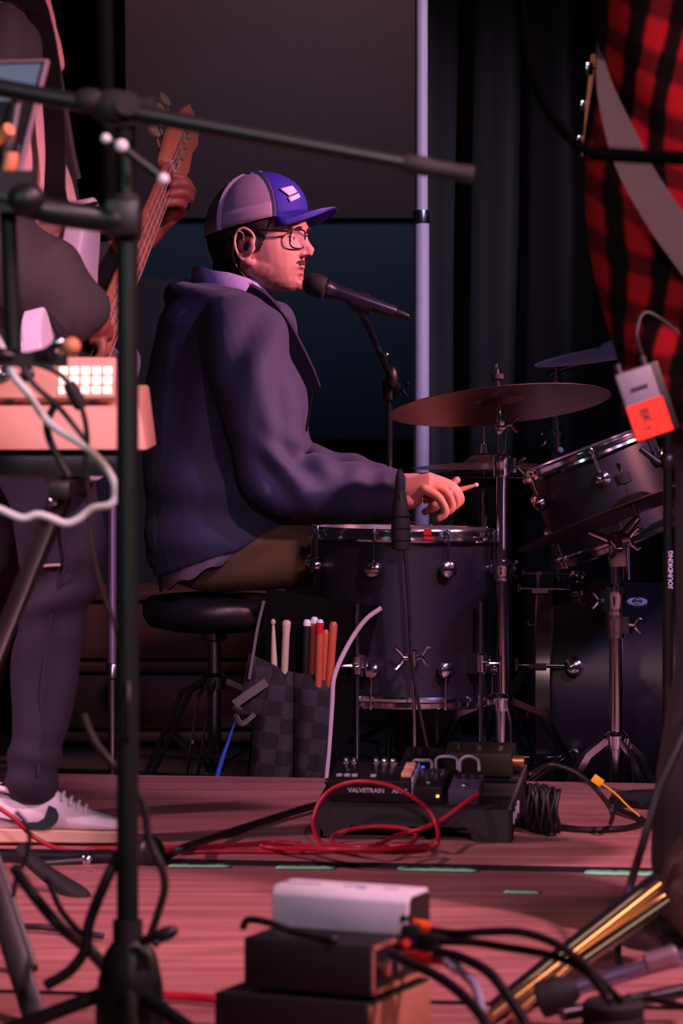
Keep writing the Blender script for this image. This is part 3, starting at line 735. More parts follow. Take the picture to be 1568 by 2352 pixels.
def tripod(t, base, z0, z1, R, yaw, m, rt):
    """double braced tripod: collar, three bent legs with flat bars, braces, feet"""
    x, y = base; c = MB()
    c.lathe((x, y, z1-.02), (0, 0, 1), [(rt, 0), (rt*1.7, .002), (rt*1.8, .03), (rt*1.3, .038), (rt, .04)], 24)
    c.build('leg_collar', m, t)
    lo = MB().lathe((x, y, z0+.02), (0, 0, 1), [(rt*.9, 0), (rt*1.4, .004), (rt*1.4, .02), (rt*.9, .024)], 24); lo.build('brace_collar', m, t)
    for k in range(3):
        a = yaw+k*2*math.pi/3; dx = Vector((math.cos(a), math.sin(a), 0)); sd = Vector((-math.sin(a), math.cos(a), 0)); o = Vector((x, y, 0))
        L = MB()
        for s in (-1, 1):
            p = [o+dx*rt*1.6+sd*.010*s+Vector((0, 0, z1)), o+dx*R*.38+sd*.014*s+Vector((0, 0, z1-.03)), o+dx*R*.92+sd*.012*s+Vector((0, 0, FZ+.03)), o+dx*R+sd*.006*s+Vector((0, 0, FZ+.012))]
            L.strap(p, .014, .003, Vector((0, 0, 1)))
        lg = L.build('leg', m, t, ang=30)
        B = MB()
        for s in (-1, 1):
            B.strap([o+dx*rt*1.3+sd*.008*s+Vector((0, 0, z0+.032)), o+dx*R*.62+sd*.010*s+Vector((0, 0, lerp(z1, FZ, .46)))], .010, .002, Vector((0, 0, 1)))
        B.build('brace', m, lg, ang=30)
        MB().ell(o+dx*R+Vector((0, 0, FZ+.014)), (.016, .016, .014)).build('rubber_foot', M['rubber'], lg)
# ---- floor tom
FT = 7.5
def lug(mb, p, out, up, s=1.0):
    """round turret lug"""
    out = Vector(out).normalized(); p = Vector(p)
    mb.lathe(p, out, [(.010*s, 0), (.011*s, .006*s), (.0165*s, .010*s), (.019*s, .018*s), (.0165*s, .026*s), (.008*s, .030*s), (0, .0305*s)], 20)
def drum(name, label, top, axis, R, H, n_lug, rot, m, cat_='drum', lugpos=.16, group=None):
    """shell, two flanged hoops, heads, turret lugs with tension rods. axis points from top hoop to bottom hoop"""
    a = Vector(axis).normalized(); top = Vector(top); t = thing(name, label, cat_, top+a*H, group); fr = frame(a)
    MB().lathe(top+a*.004, a, [(R-.008, .0), (R-.002, 0), (R-.002, H-.008), (R-.008, H-.008)], 72, True).build('shell', m, t, ang=30)
    for q, sg in ((top, 1), (top+a*H, -1)):
        ax = a*sg
        hp = MB().lathe(q-ax*.012, ax, [(R+.002, 0), (R+.0075, -.001), (R+.0085, .0015), (R+.0055, .004), (R+.0055, .013), (R+.0105, .016), (R+.0115, .022), (R+.009, .0265), (R+.006, .0265), (R+.0065, .019), (R+.002, .015)], 72, True).build('hoop', M['chrome'], t, ang=35)
        MB().lathe(q+ax*.0015, ax, [(R-.001, 0), (R-.001, -.0015), (0, -.0015), (0, 0)], 48).build('head', M['head'] if sg > 0 else M['black'], t, ang=30)
        for k in range(n_lug):
            an = rot+2*math.pi*k/n_lug; o = fr @ Vector((math.cos(an), math.sin(an), 0))
            b = MB(); lug(b, q+ax*H*lugpos+o*(R-.002), o, ax); lg = b.build('lug', M['chrome'], t, ang=40)
            pr = q+o*(R+.013)
            MB().cyl(pr-ax*.004, q+ax*H*lugpos+o*(R+.013), .0028, 10).lathe(pr-ax*.014, ax, [(.0035, 0), (.0042, .001), (.0042, .008), (.007, .009), (.007, .012), (.003, .0125)], 12).build('tension_rod', M['chrome'], lg, ang=40)
    return t
ft_top = P(925, 1224, FT)
ft_ax = Vector((-.018, -.02, -1))
FTH = (1600-1224)*FT/F
ft = drum('floor_tom', 'large black floor tom with chrome hoops standing beside the drummer', ft_top, ft_ax, .192, FTH, 8, .32, M['shell'], lugpos=.2)
for an in (-2.05, -.72, 1.2):
    o = Vector((math.cos(an), math.sin(an), 0)); x, y = ft_top.x+o.x*.215, ft_top.y+o.y*.215
    zz = P(0, 1510, FT).z
    lg = MB().tube([(x, y, zz+.13), (x, y, FZ+.06), (x+o.x*.02, y+o.y*.02, FZ+.02)], .0052, 12).build('leg', M['chrome'], ft)
    b = MB().box((x-o.x*.012, y-o.y*.012, zz), (.03, .03, .045), frame((0, 0, 1), o)); wing(b, (x+o.x*.008, y+o.y*.008, zz), o, Vector((-o.y, o.x, 0)), 1.25); b.lathe((x, y, zz-.022), (0, 0, 1), [(.009, 0), (.0125, .004), (.0125, .04), (.009, .044)], 16)
    b.build('leg_bracket', M['chrome'], lg, ang=40, bevel=0)
    MB().ell((x+o.x*.022, y+o.y*.022, FZ+.017), (.014, .014, .016)).build('rubber_foot', M['rubber'], lg)
# red reflectorised tape mark on the hoop
MB().box(P(982, 1222, 7.5-.206), (.016, .003, .012)).build('red_mark', M['red'], ft)
MB().box(P(985, 1236, 7.5-.207), (.022, .003, .006)).build('red_mark', M['red'], ft)
# ---- rack tom
RT = 7.75
rt_top = P(1352, 1040, RT)
rt = drum('rack_tom', 'smaller black rack tom tilted towards the drummer above the bass drum', rt_top, Vector((.364, -.03, -.931)), .150, .205, 6, .55, M['shell'], lugpos=.30)
rb = rt_top+Vector((.364, -.03, -.931))*.11
MB().tube([rb+Vector((.05, .12, 0)), rb+Vector((.06, .17, -.05)), rb+Vector((.06, .18, -.19))], .011, 14).build('mount_arm', M['chrome'], rt)
# ---- bass drum, axis along the stage
BD = 7.86; BR = .252
bax = Vector((math.cos(.1), -math.sin(.1), 0))
bc = P(1248, 0, BD); bc.z = FZ+BR+.012
bd = thing('bass_drum', 'big black bass drum lying on its side under the rack tom', 'drum', (bc.x+.2, BD, FZ))
MB().lathe(bc+bax*.012, bax, [(BR-.018, 0), (BR-.010, 0), (BR-.010, .40), (BR-.018, .40)], 96, True).build('shell', M['shell'], bd, ang=30)
for off in (0, .40):
    MB().lathe(bc+bax*(off-.012), bax, [(BR-.012, 0), (BR+.0, 0), (BR+.006, .005), (BR+.006, .036), (BR+.0, .041), (BR-.010, .041)], 96, True).build('hoop', M['blackhoop'] if 'blackhoop' in M else M['dchrome'], bd, ang=30)
MB().lathe(bc, bax, [(BR-.008, 0), (BR-.008, .002), (0, .002), (0, 0)], 64).build('head', M['head'], bd)
fr = frame(bax)
for k in range(8):
    an = 2*math.pi*(k+.5)/8+.1
    o = (fr @ Vector((math.cos(an), math.sin(an), 0)))
    b = MB(); lug(b, bc+bax*.075+o*(BR-.010), o, bax, 1.1); lg = b.build('lug', M['chrome'], bd, ang=40)
    c = MB().cyl(bc-bax*.05+o*(BR+.016), bc+bax*.075+o*(BR+.014), .003, 10)
    c.box(bc-bax*.002+o*(BR+.010), (.010, .022, .036), frame(bax, Vector((0, 0, 1)) if abs(o.z) < .9 else Vector((0, 1, 0))))
    sd = o.cross(bax); c.cyl(bc-bax*.048+o*(BR+.016)-sd*.014, bc-bax*.048+o*(BR+.016)+sd*.014, .0042, 10)
    c.build('claw', M['chrome'], lg, ang=40)
for s in (-1, 1):
    MB().tube([bc+bax*.3+Vector((0, s*.2, -.12)), bc+bax*.4+Vector((0, s*.33, -.245))], .009, 12).build('spur', M['chrome'], bd)
# maker's badge on the shell
bp = P(1471, 1381, BD-.235)
M['badge'] = mat('white_badge', (212, 200, 226), .4); M['ink'] = mat('dark_ink', (28, 22, 34), .6)
ba = math.asin(min(1, (bp.z-bc.z)/BR)); bn = Vector((0, -math.cos(ba), math.sin(ba)))
bp = bc+bax*((bp.x-bc.x)/bax.x)+bn*(BR-.0095)
bn = (bn-bax*bn.dot(bax)).normalized()
BM = place(Matrix((bax, bn.cross(bax), bn)).transposed(), bp)
bdg = MB().prism([(.0225*math.cos(a), .0145*math.sin(a)) for a in np.linspace(0, 2*math.pi, 40, endpoint=False)], -.001, .0025, BM).build('badge', M['badge'], bd, ang=40, label='white oval badge with a dark emblem')
text_mb('dw', .017, BM @ Matrix.Translation((0, .001, .0027)), .0003, True).build('emblem', M['ink'], bdg, ang=0)
e = MB()
e.tube([BM @ Vector((.0105*math.cos(a), .0105*math.sin(a), .0027)) for a in np.linspace(0, 2*math.pi, 32, endpoint=False)], .0008, 6, closed=True); e.build('emblem_ring', M['ink'], bdg)
MB().ell(BM @ Vector((.0, .0125, .003)), .0016).build('rivet', M['chrome'], bdg); MB().ell(BM @ Vector((0, -.0125, .003)), .0016).build('rivet', M['chrome'], bdg)
# ---- cymbal stand in front of the kit (crash)
C1 = 7.42
cn1 = Vector((-.088, .187, .978)).normalized(); cc1 = P(1146, 905, C1)
x1 = P(1152, 0, C1).x
st = thing('cymbal_stand', 'straight chrome double-braced stand carrying the wide crash cymbal beside the floor tom', 'stand', (x1, C1, FZ))
zq = lambda py, d=C1: ZC-(py-YH)*d/F
MB().cyl((x1, C1, FZ+.10), (x1, C1, zq(1300)), .0142, 24).build('base_tube', M['chrome'], st)
MB().cyl((x1, C1, zq(1310)), (x1, C1, zq(1060)), .0112, 24).build('middle_tube', M['chrome'], st)
MB().cyl((x1, C1, zq(1070)), (x1, C1, zq(965)), .0085, 20).build('upper_tube', M['chrome'], st)
b = MB(); clamp(b, (x1, C1, zq(1068)), .0125, .05, (1, -.5, 0)); b.build('height_clamp', M['chrome'], st, ang=40)
b = MB(); clamp(b, (x1, C1, zq(1310)), .0145, .045, (.6, .8, 0)); b.build('height_clamp', M['chrome'], st, ang=40)
b = MB().ell((x1, C1, zq(978)), (.014, .014, .022)).tube([(x1, C1, zq(985)), cc1-cn1*.05, cc1-cn1*.03], [.011, .010, .008], 14); wing(b, (x1+.012, C1-.006, zq(975)), (1, -.4, 0), (0, 0, 1)); b.build('tilter', M['chrome'], st, ang=40)
b = MB().cyl(cc1-cn1*.03, cc1+cn1*.065, .0035, 12); b.build('top_rod', M['chrome'], st)
b = MB().lathe(cc1+cn1*.030, cn1, [(.006, 0), (.013, .001), (.013, .012), (.006, .013)], 20); b.build('felt', M['felt'], st)
b = MB(); wing(b, cc1+cn1*.042, cn1, (.2, 1, 0), 1.0); b.build('wing_nut', M['chrome'], st)
tripod(st, (x1, C1), FZ+.04, zq(1612), .26, math.radians(-90), M['chrome'], .0142)
cymbal('crash_cymbal', cc1, cn1, .236, M['cym'], 'wide bronze crash cymbal tipped up on the straight chrome stand')
# ---- second stand and ride
C2 = 7.28
cn2 = Vector((-.345, .125, .93)).normalized(); cc2 = P(1447, 1142, C2)
x2 = P(1414, 0, C2).x
st = thing('cymbal_stand', 'chrome stand with rubber-footed tripod in front of the bass drum, carrying the ride', 'stand', (x2, C2, FZ))
MB().cyl((x2, C2, FZ+.02), (x2, C2, zq(1430, C2)), .0140, 24).build('base_tube', M['chrome'], st)
MB().cyl((x2, C2, zq(1440, C2)), (x2, C2, zq(1290, C2)), .0110, 24).build('upper_tube', M['chrome'], st)
b = MB(); clamp(b, (x2, C2, zq(1378, C2)), .0145, .07, (-1, -.5, 0)); b.build('height_clamp', M['chrome'], st, ang=40)
b = MB(); clamp(b, (x2, C2, zq(1435, C2)), .0145, .055, (1, -.6, 0)); b.build('height_clamp', M['dchrome'], st, ang=40)
b = MB().box((x2+.004, C2, zq(1262, C2)), (.036, .03, .072)).build('boom_block', M['dchrome'], st, bevel=.004)
b = MB().tube([P(1352, 1222, C2-.01), P(1405, 1244, C2-.01), (x2, C2, zq(1250, C2)), cc2-cn2*.045], [.007, .0095, .011, .008], 14); b.build('boom_arm', M['chrome'], st, ang=40)
b = MB(); wing(b, P(1430, 1240, C2-.02), (1, -.3, .1), (0, 0, 1), 1.5); wing(b, P(1425, 1262, C2-.02), (-1, -.6, 0), (0, 0, 1), 1.3); b.build('wing_screw', M['chrome'], st)
b = MB().cyl(cc2-cn2*.05, cc2+cn2*.065, .0035, 12); b.build('top_rod', M['chrome'], st)
b = MB().lathe(cc2+cn2*.030, cn2, [(.006, 0), (.017, .001), (.017, .022), (.006, .023)], 20); b.build('felt', M['felt'], st)
b = MB(); wing(b, cc2+cn2*.05, cn2, (.2, 1, 0), 1.0); b.build('wing_nut', M['chrome'], st)
tripod(st, (x2, C2), FZ+.02, zq(1700, C2), .165, math.radians(-50), M['chrome'], .0140)
cymbal('ride_cymbal', cc2, cn2, .262, M['cymdark'], 'large dark ride cymbal steeply tilted in front of the rack tom')
# ---- far cymbal on its boom stand
C3 = 8.75
cn3 = Vector((-.17, -.075, .98)).normalized(); cc3 = P(1412, 786, C3); x3 = P(1278, 0, C3).x
st = thing('cymbal_stand', 'dim boom cymbal stand behind the rack tom', 'stand', (x3, C3, FZ))
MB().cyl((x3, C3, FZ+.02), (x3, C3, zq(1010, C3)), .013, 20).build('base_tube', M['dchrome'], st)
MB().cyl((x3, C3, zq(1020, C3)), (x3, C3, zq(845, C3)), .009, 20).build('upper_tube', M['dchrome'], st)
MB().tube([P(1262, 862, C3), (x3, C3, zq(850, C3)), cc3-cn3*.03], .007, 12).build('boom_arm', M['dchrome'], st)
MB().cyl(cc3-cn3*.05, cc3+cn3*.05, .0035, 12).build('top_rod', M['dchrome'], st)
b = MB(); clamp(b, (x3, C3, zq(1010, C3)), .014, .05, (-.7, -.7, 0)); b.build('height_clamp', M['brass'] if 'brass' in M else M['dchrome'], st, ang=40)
MB().ell(P(1286, 1034, C3-.03), .0085).cyl(P(1286, 1034, C3-.03), P(1280, 1030, C3), .004, 10).build('white_tip_ball', M['white'], st)  # white ball in place of the left stick's nylon tip
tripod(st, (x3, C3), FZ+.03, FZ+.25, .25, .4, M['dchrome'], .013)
M['cymgrey'] = mat('grey_lit_cymbal', (150, 140, 158), .5, .6)  # grey-lilac light put into this cymbal's base colour
cymbal('crash_cymbal', cc3, cn3, .21, M['cymgrey'], 'far crash cymbal half hidden by the plaid shirt')
# ---- hi-hat beyond the drummer's hands
C4 = 8.45; ch = P(1110, 1084, C4)
st = thing('hi_hat_stand', 'dim hi-hat stand beyond the drummer\'s hand', 'stand', (ch.x, C4, FZ))
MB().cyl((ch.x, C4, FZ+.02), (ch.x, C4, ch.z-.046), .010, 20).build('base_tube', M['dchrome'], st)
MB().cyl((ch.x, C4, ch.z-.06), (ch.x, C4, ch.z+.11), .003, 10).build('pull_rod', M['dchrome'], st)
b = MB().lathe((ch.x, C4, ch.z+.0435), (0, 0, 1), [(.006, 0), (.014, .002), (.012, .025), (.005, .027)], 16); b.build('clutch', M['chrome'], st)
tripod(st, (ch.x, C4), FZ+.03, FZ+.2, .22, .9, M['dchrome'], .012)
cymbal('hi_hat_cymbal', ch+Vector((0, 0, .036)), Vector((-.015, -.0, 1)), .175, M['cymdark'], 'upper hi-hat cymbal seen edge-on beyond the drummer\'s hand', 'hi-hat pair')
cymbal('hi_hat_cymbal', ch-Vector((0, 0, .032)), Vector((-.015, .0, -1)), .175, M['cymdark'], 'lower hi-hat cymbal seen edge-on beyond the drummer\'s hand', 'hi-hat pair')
# ---- throne
tx = D(492, 0).x
th = thing('drum_throne', 'round black padded drum throne under the drummer', 'stool', (tx, DD, FZ))
zs = D(0, 1363).z
M['vinyl'] = mat('black_vinyl', (26, 27, 34), .38, var=.15, vs=30, bump=.1, bs=300)
MB().lathe((tx, DD, zs-.085), (0, 0, 1), [(.0, 0), (.10, 0), (.15, .012), (.165, .035), (.165, .06), (.150, .078), (.10, .084), (0, .085)], 48).build('seat', M['vinyl'], th, ang=60)
MB().cyl((tx, DD, FZ+.1), (tx, DD, zs-.08), .016, 20).build('post', M['dchrome'], th)
MB().lathe((tx, DD, zs-.11), (0, 0, 1), [(.018, 0), (.03, .005), (.03, .026), (.05, .03)], 20).build('seat_clamp', M['dchrome'], th)
tripod(th, (tx, DD), FZ+.04, FZ+.27, .24, .3, M['dchrome'], .016)
# ---- stick in the drummer's right hand
M['hickory'] = mat('hickory', (188, 120, 78), .5, var=.12, vs=60)
M['pale'] = mat('pale_maple', (196, 182, 150), .5, var=.08, vs=60)
M['rosew'] = mat('red_brown_wood', (190, 92, 62), .45, var=.15, vs=70)
def stick(a, b, m, label, tipm=None, r=.0072, group='drumsticks', parts=()):
    a = Vector(a); b = Vector(b); ax = b-a; L = ax.length; n = ax.normalized()
    t = thing('drumstick', label, 'drumstick', a, group)
    prof = [(0, 0), (r*.8, .001), (r, .004), (r, L*.66), (r*.55, L-.022), (r*.42, L-.014)]
    s_ = MB().lathe(a, n, prof, 18).build('shaft', m, t, ang=50)
    MB().lathe(a+n*(L-.0145), n, [(r*.42, 0), (r*.7, .003), (r*.78, .007), (r*.6, .011), (0, .0138)], 14).build('tip', tipm or m, t, ang=60)
    return t
M['nylon'] = mat('white_nylon', (230, 228, 235), .35)
hs0 = D(975, 1150, -.2); hs1 = D(1096, 1113, .10)
stick(hs0, hs1, M['hickory'], 'drumstick gripped in the drummer\'s right hand, white tip forward', M['nylon'])
# ---- stick bag hung on the floor tom
SB = 7.27
sb = thing('stick_bag', 'black stick bag with grey checked print hanging at the floor tom', 'bag', P(680, 1790, SB))
def bag_print():
    m = mat('checked_print', (26, 26, 28), .85, bump=.2, bs=500); nt, bb = nodes(m)
    tc = nt.nodes.new('ShaderNodeTexCoord'); mp = nt.nodes.new('ShaderNodeMapping'); mp.inputs['Rotation'].default_value = (0, math.radians(-8), 0)
    nt.links.new(tc.outputs['Object'], mp.inputs['Vector'])
    ck = nt.nodes.new('ShaderNodeTexChecker'); ck.inputs['Scale'].default_value = 30; ck.inputs['Color1'].default_value = lin((38, 38, 41)); ck.inputs['Color2'].default_value = lin((15, 15, 16))
    s = nt.nodes.new('ShaderNodeSeparateXYZ'); nt.links.new(mp.outputs[0], s.inputs[0])
    c = nt.nodes.new('ShaderNodeCombineXYZ'); nt.links.new(s.outputs[0], c.inputs[0]); nt.links.new(s.outputs[2], c.inputs[1])
    nn = nt.nodes.new('ShaderNodeTexNoise'); nn.inputs['Scale'].default_value = 70
    va = nt.nodes.new('ShaderNodeVectorMath'); va.operation = 'MULTIPLY_ADD'; va.inputs[1].default_value = (.012, .012, 0)
    nt.links.new(nn.outputs['Color'], va.inputs[0]); nt.links.new(c.outputs[0], va.inputs[2]); nt.links.new(va.outputs[0], ck.inputs['Vector'])
    nt.links.new(tc.outputs['Object'], nn.inputs['Vector'])
    nt.links.new(ck.outputs['Color'], bb.inputs['Base Color'])
    return m
M['bagprint'] = bag_print()
M['bagblack'] = mat('black_nylon', (9, 9, 10), .95, bump=.2, bs=500, spec=.1)
def pouch(name, quad, d0, bulge, m, parent, n=10):
    """padded pocket: quad of pixels tl,tr,br,bl on the front, with thickness"""
    tl, tr, br_, bl = quad; fr_, bk = [], []
    for i in range(n+1):
        v_ = i/n; a, b = [], []
        for j_ in range(n+1):
            u = j_/n
            x = lerp(lerp(tl[0], tr[0], u), lerp(bl[0], br_[0], u), v_); y = lerp(lerp(tl[1], tr[1], u), lerp(bl[1], br_[1], u), v_)
            k = (1-(2*u-1)**4)*(1-(2*v_-1)**6)
            a.append(P(x, y, d0-bulge*k+.004*math.sin(u*9+v_*5)*k)); b.append(P(x, y, d0+.006+bulge*.5*k))
        fr_.append(a); bk.append(b)
    mb = MB().grid(fr_); mb.grid(bk)
    edge = [(0, j_) for j_ in range(n+1)]+[(i, n) for i in range(1, n+1)]+[(n, j_) for j_ in range(n-1, -1, -1)]+[(i, 0) for i in range(n-1, 0, -1)]
    E = [fr_[i][j_] for i, j_ in edge]; Bk = [bk[i][j_] for i, j_ in edge]
    mb.add(E+Bk, [[k, (k+1) % len(E), len(E)+(k+1) % len(E), len(E)+k] for k in range(len(E))])
    return mb.build(name, m, parent, ang=50)
pouch('back_panel', ((612, 1352), (872, 1392), (762, 1850), (560, 1850)), SB+.045, .006, M['bagblack'], sb)
pouch('front_pocket', ((676, 1545), (772, 1556), (752, 1840), (672, 1840)), SB, .026, M['bagprint'], sb)
pouch('front_pocket', ((590, 1520), (676, 1545), (672, 1840), (570, 1840)), SB+.004, .024, M['bagprint'], sb)
pouch('side_flap', ((572, 1500), (640, 1532), (600, 1640), (545, 1640)), SB-.012, .008, M['bagprint'], sb, 6)
M['piping'] = mat('grey_white_piping', (196, 176, 186), .6, var=.1, vs=80)
MB().tube(cat([P(876, 1396, SB+.02), P(838, 1425, SB+.015), P(800, 1480, SB+.005), P(768, 1552, SB-.012), P(762, 1620, SB-.014), P(755, 1720, SB-.014), P(748, 1790, SB-.014), P(742, 1845, SB-.012)], 8), .0052, 8).build('piping', M['piping'], sb)
M['web'] = mat('grey_webbing', (96, 94, 92), .85, bump=.3, bs=900)
MB().strap(cat([P(612, 1566, SB-.034), P(575, 1592, SB-.038), P(538, 1618, SB-.034)], 5), .018, .003, Vector((.5, 0, .86))).build('strap', M['web'], sb, ang=30)
MB().strap(cat([P(540, 1640, SB-.03), P(556, 1662, SB-.034), P(585, 1640, SB-.034)], 5), .010, .003, Vector((.1, -.3, .9))).build('strap_end', M['web'], sb, ang=30)
MB().box(P(545, 1628, SB-.036), (.022, .006, .014), Matrix.Rotation(.5, 3, 'Y')).build('buckle', M['black'], sb, bevel=.002)
MB().strap(cat([P(606, 1380, SB), P(592, 1440, SB-.01), P(582, 1500, SB-.02), P(572, 1560, SB-.026)], 5), .006, .002, Vector((1, 0, .1))).build('hanging_cord', M['web'], sb, ang=30)
# sticks standing in the bag
bagd = SB-.004
stick(P(632, 1700, bagd+.012), P(627, 1420, bagd+.006), M['pale'], 'pale pointed drumstick standing in the left pocket of the stick bag', r=.0068)
def butt_stick(a, b, m, label, r, tipm=None, flare=False):
    a = Vector(a); b = Vector(b); n = (b-a).normalized(); L = (b-a).length
    t = thing('drumstick', label, 'drumstick', a, 'drumsticks')
    MB().lathe(a, n, [(r*.7, 0), (r, .003), (r, L-.03), (r*(1.18 if flare else 1), L-.012), (r*(1.18 if flare else .92), L-.004), (r*.6, L)], 18).build('shaft', m, t, ang=50)
    if tipm: MB().lathe(a+n*(L-.012), n, [(r*1.02, 0), (r*1.02, .006), (r*.8, .0115), (r*.4, .0135)], 18).build('butt_end', tipm, t, ang=50)
    return t
butt_stick(P(646, 1700, bagd+.016), P(658, 1424, bagd+.008), M['pale'], 'pale drumstick with flared butt end up in the stick bag', .0078, flare=True)
butt_stick(P(697, 1700, bagd+.016), P(705, 1424, bagd+.012), M['black'], 'black drumstick with white butt cap in the stick bag', .0082, M['nylon'])
butt_stick(P(712, 1720, bagd+.02), P(722, 1418, bagd+.014), M['rosew'], 'red-brown drumstick with white crown end in the stick bag', .0080, M['nylon'])
butt_stick(P(726, 1720, bagd-.006), P(735, 1424, bagd-.010), M['rosew'], 'red-brown drumstick with bright red band in the stick bag', .0076, M['nylon'])
MB().cyl(P(733.5, 1455, bagd-.010), P(734.5, 1430, bagd-.010), .0080, 18).build('red_band', M['red'], bpy.data.objects['drumstick.005'] if 'drumstick.005' in bpy.data.objects else None)
butt_stick(P(738, 1720, bagd+.010), P(748, 1446, bagd+.004), M['rosew'], 'shorter plain red-brown drumstick in the stick bag', .0080)
butt_stick(P(744, 1720, bagd+.004), P(766, 1428, bagd+.000), M['rosew'], 'leaning red-brown drumstick nearest the piping of the stick bag', .0088)
# blue tapered stick beside the bag
M['blue'] = mat('bright_blue_plastic', (52, 84, 190), .35)
o = MB().tube([P(540, 1655, SB-.02), P(525, 1700, SB-.02), P(512, 1735, SB-.02), P(478, 1850, SB-.02)], [.0028, .006, .0085, .013], 14, flat=.6).build('tapered_stick', M['blue'])
tag(o, 'bright blue tapered plastic stick leaning beside the stick bag', 'stick')
# ---- vocal mic of the drummer
VD = 7.9
vm = thing('microphone', 'black handheld vocal microphone with foam head at the drummer\'s mouth', 'microphone', P(905, 718, VD))
a0, a1 = P(716, 652, VD), P(905, 716, VD); ax = (a1-a0).normalized()
MB().lathe(a0-ax*.022, ax, [(0, 0), (.012, .002), (.021, .009), (.0265, .022), (.0275, .036), (.0255, .048), (.022, .054)], 28).build('windscreen', M['rubber'], vm, ang=60)
M['mic'] = mat('satin_black_metal', (58, 56, 66), .3, .6)
MB().lathe(a0+ax*.030, ax, [(.019, 0), (.0215, .002), (.0215, .012), (.0185, .016), (.0175, .03), (.0145, .165), (.0125, .170)], 28).build('handle', M['mic'], vm, ang=40)
MB().lathe(a0+ax*.028, ax, [(.0218, 0), (.0228, .001), (.0228, .005), (.0218, .006)], 28).build('ring', M['chrome'], vm, ang=40)
MB().lathe(a0+ax*.198, ax, [(.0098, 0), (.0098, .02), (.006, .034), (.003, .036)], 18).build('plug', M['black'], vm, ang=40)
up = Vector((.32, 0, .95)).normalized()
MB().box(a0+ax*.118+up*.0165, (.03, .008, .006), frame(up, ax)).build('switch', M['black'], vm, bevel=.001)
MB().box(a0+ax*.155+up*.0155, (.008, .006, .006), frame(up, ax)).build('screw', M['chrome'], vm)
sx = P(893, 0, 8.52)
st = thing('boom_stand', 'slim black boom microphone stand behind the crash cymbal, reaching to the drummer', 'stand', (sx.x, 8.52, FZ))
MB().cyl((sx.x, 8.52, FZ+.03), (sx.x, 8.52, zq(940, 8.52)), .0085, 18).build('pole', M['blackmetal'], st)
MB().cyl((sx.x, 8.52, zq(960, 8.52)), P(893, 880, 8.52), .007, 18).build('inner_pole', M['blackmetal'], st)
MB().tube(cat([P(822, 708, 7.93), P(846, 752, 8.05), P(872, 812, 8.28), P(898, 870, 8.5)], 6), .0072, 14).build('gooseneck', M['blackmetal'], st)
MB().lathe(P(803, 690, 7.905), ax, [(.019, 0), (.021, .002), (.020, .05), (.018, .052)], 20).tube([P(825, 702, 7.91), P(826, 716, 7.93)], .010, 12).build('mic_clip', M['black'], st, ang=40)
b = MB(); b.ell(P(900, 868, 8.5), (.016, .016, .03)); clamp(b, P(893, 895, 8.52), .011, .05, (1, -.5, 0)); b.build('boom_clutch', M['black'], st, ang=40); MB().ell(P(886, 815, 8.27), (.009, .009, .008)).build('knob', M['dchrome'], st)
for k in range(3):
    an = .5+k*2*math.pi/3
    lg = MB().tube([(sx.x, 8.52, FZ+.12), (sx.x+.05*math.cos(an), 8.52+.05*math.sin(an), FZ+.09), (sx.x+.26*math.cos(an), 8.52+.26*math.sin(an), FZ+.014)], .007, 10).build('leg', M['blackmetal'], st)
# ---- tom microphone on its short stand in front of the floor tom
TD = 7.2
tx_ = P(956, 0, TD).x
st = thing('microphone_stand', 'short stand with a bullet-tipped black tom microphone before the floor tom', 'stand', (tx_, TD, FZ))
MB().cyl((tx_, TD, FZ+.02), (P(949, 0, TD).x, TD, zq(1520, TD)), .0042, 14).build('pole', M['chrome'], st)
b = MB(); b.lathe(P(949, 1535, TD), (0, 0, 1), [(.006, 0), (.010, .004), (.010, .036), (.006, .04)], 16); wing(b, P(955, 1512, TD), (1, -.3, .2), (0, 0, 1), 1.3); wing(b, P(942, 1512, TD), (-1, -.4, 0), (0, 0, 1), 1.5); b.build('clutch', M['chrome'], st, ang=40)
M['gunrod'] = mat('green_grey_rod', (120, 135, 128), .3, .9)
MB().tube(cat([P(948, 1520, TD), P(941, 1400, TD), P(932, 1280, TD), P(924, 1180, TD-.01), P(920, 1135, TD-.012)], 8), .0036, 10).build('boom_rod', M['gunrod'], st)
mc = MB().lathe(P(921, 1265, TD), P(918, 1085, TD)-P(921, 1265, TD), [(.004, 0), (.019, .004), (.0205, .03), (.0185, .07), (.014, .105), (.0115, .112), (.0115, .118), (.0095, .123), (.0105, .128), (.0105, .142), (.0085, .158), (.004, .168), (0, .170)], 22)
mc.build('microphone_body', M['rubber'], st, ang=50)
b = MB()
for zz in (.02, .045, .07): b.lathe(P(921, 1265, TD)+Vector((0, 0, zz)), (0, 0, 1), [(.020, 0), (.022, .002), (.020, .004)], 22)
b.build('shock_ring', M['black'], st)
MB().cyl((tx_, TD, FZ), (tx_, TD, FZ+.022), .06, 28, .05).build('round_base', M['blackmetal'], st)
tag(MB().tube(cat([P(930, 1265, TD-.01), P(938, 1380, TD-.012), P(944, 1500, TD-.012), P(958, 1600, TD-.012), P(975, 1690, TD-.014), P(998, 1785, TD-.016), P(1004, 1830, TD-.016)], 8), .0036, 8).build('microphone_cable', M['cable']), 'thin black cable running down from the tom microphone', 'cable')
# ================================================================ the bass player
BP = 6.30
def B(px, py, dd=0.0): return P(px, py, BP+dd)
bs = thing('person', 'standing bass player in dark open jacket, pink shirt and jeans', 'person', (B(60, 0).x, BP, 0))
SC = F/BP   # pixels per metre at this distance
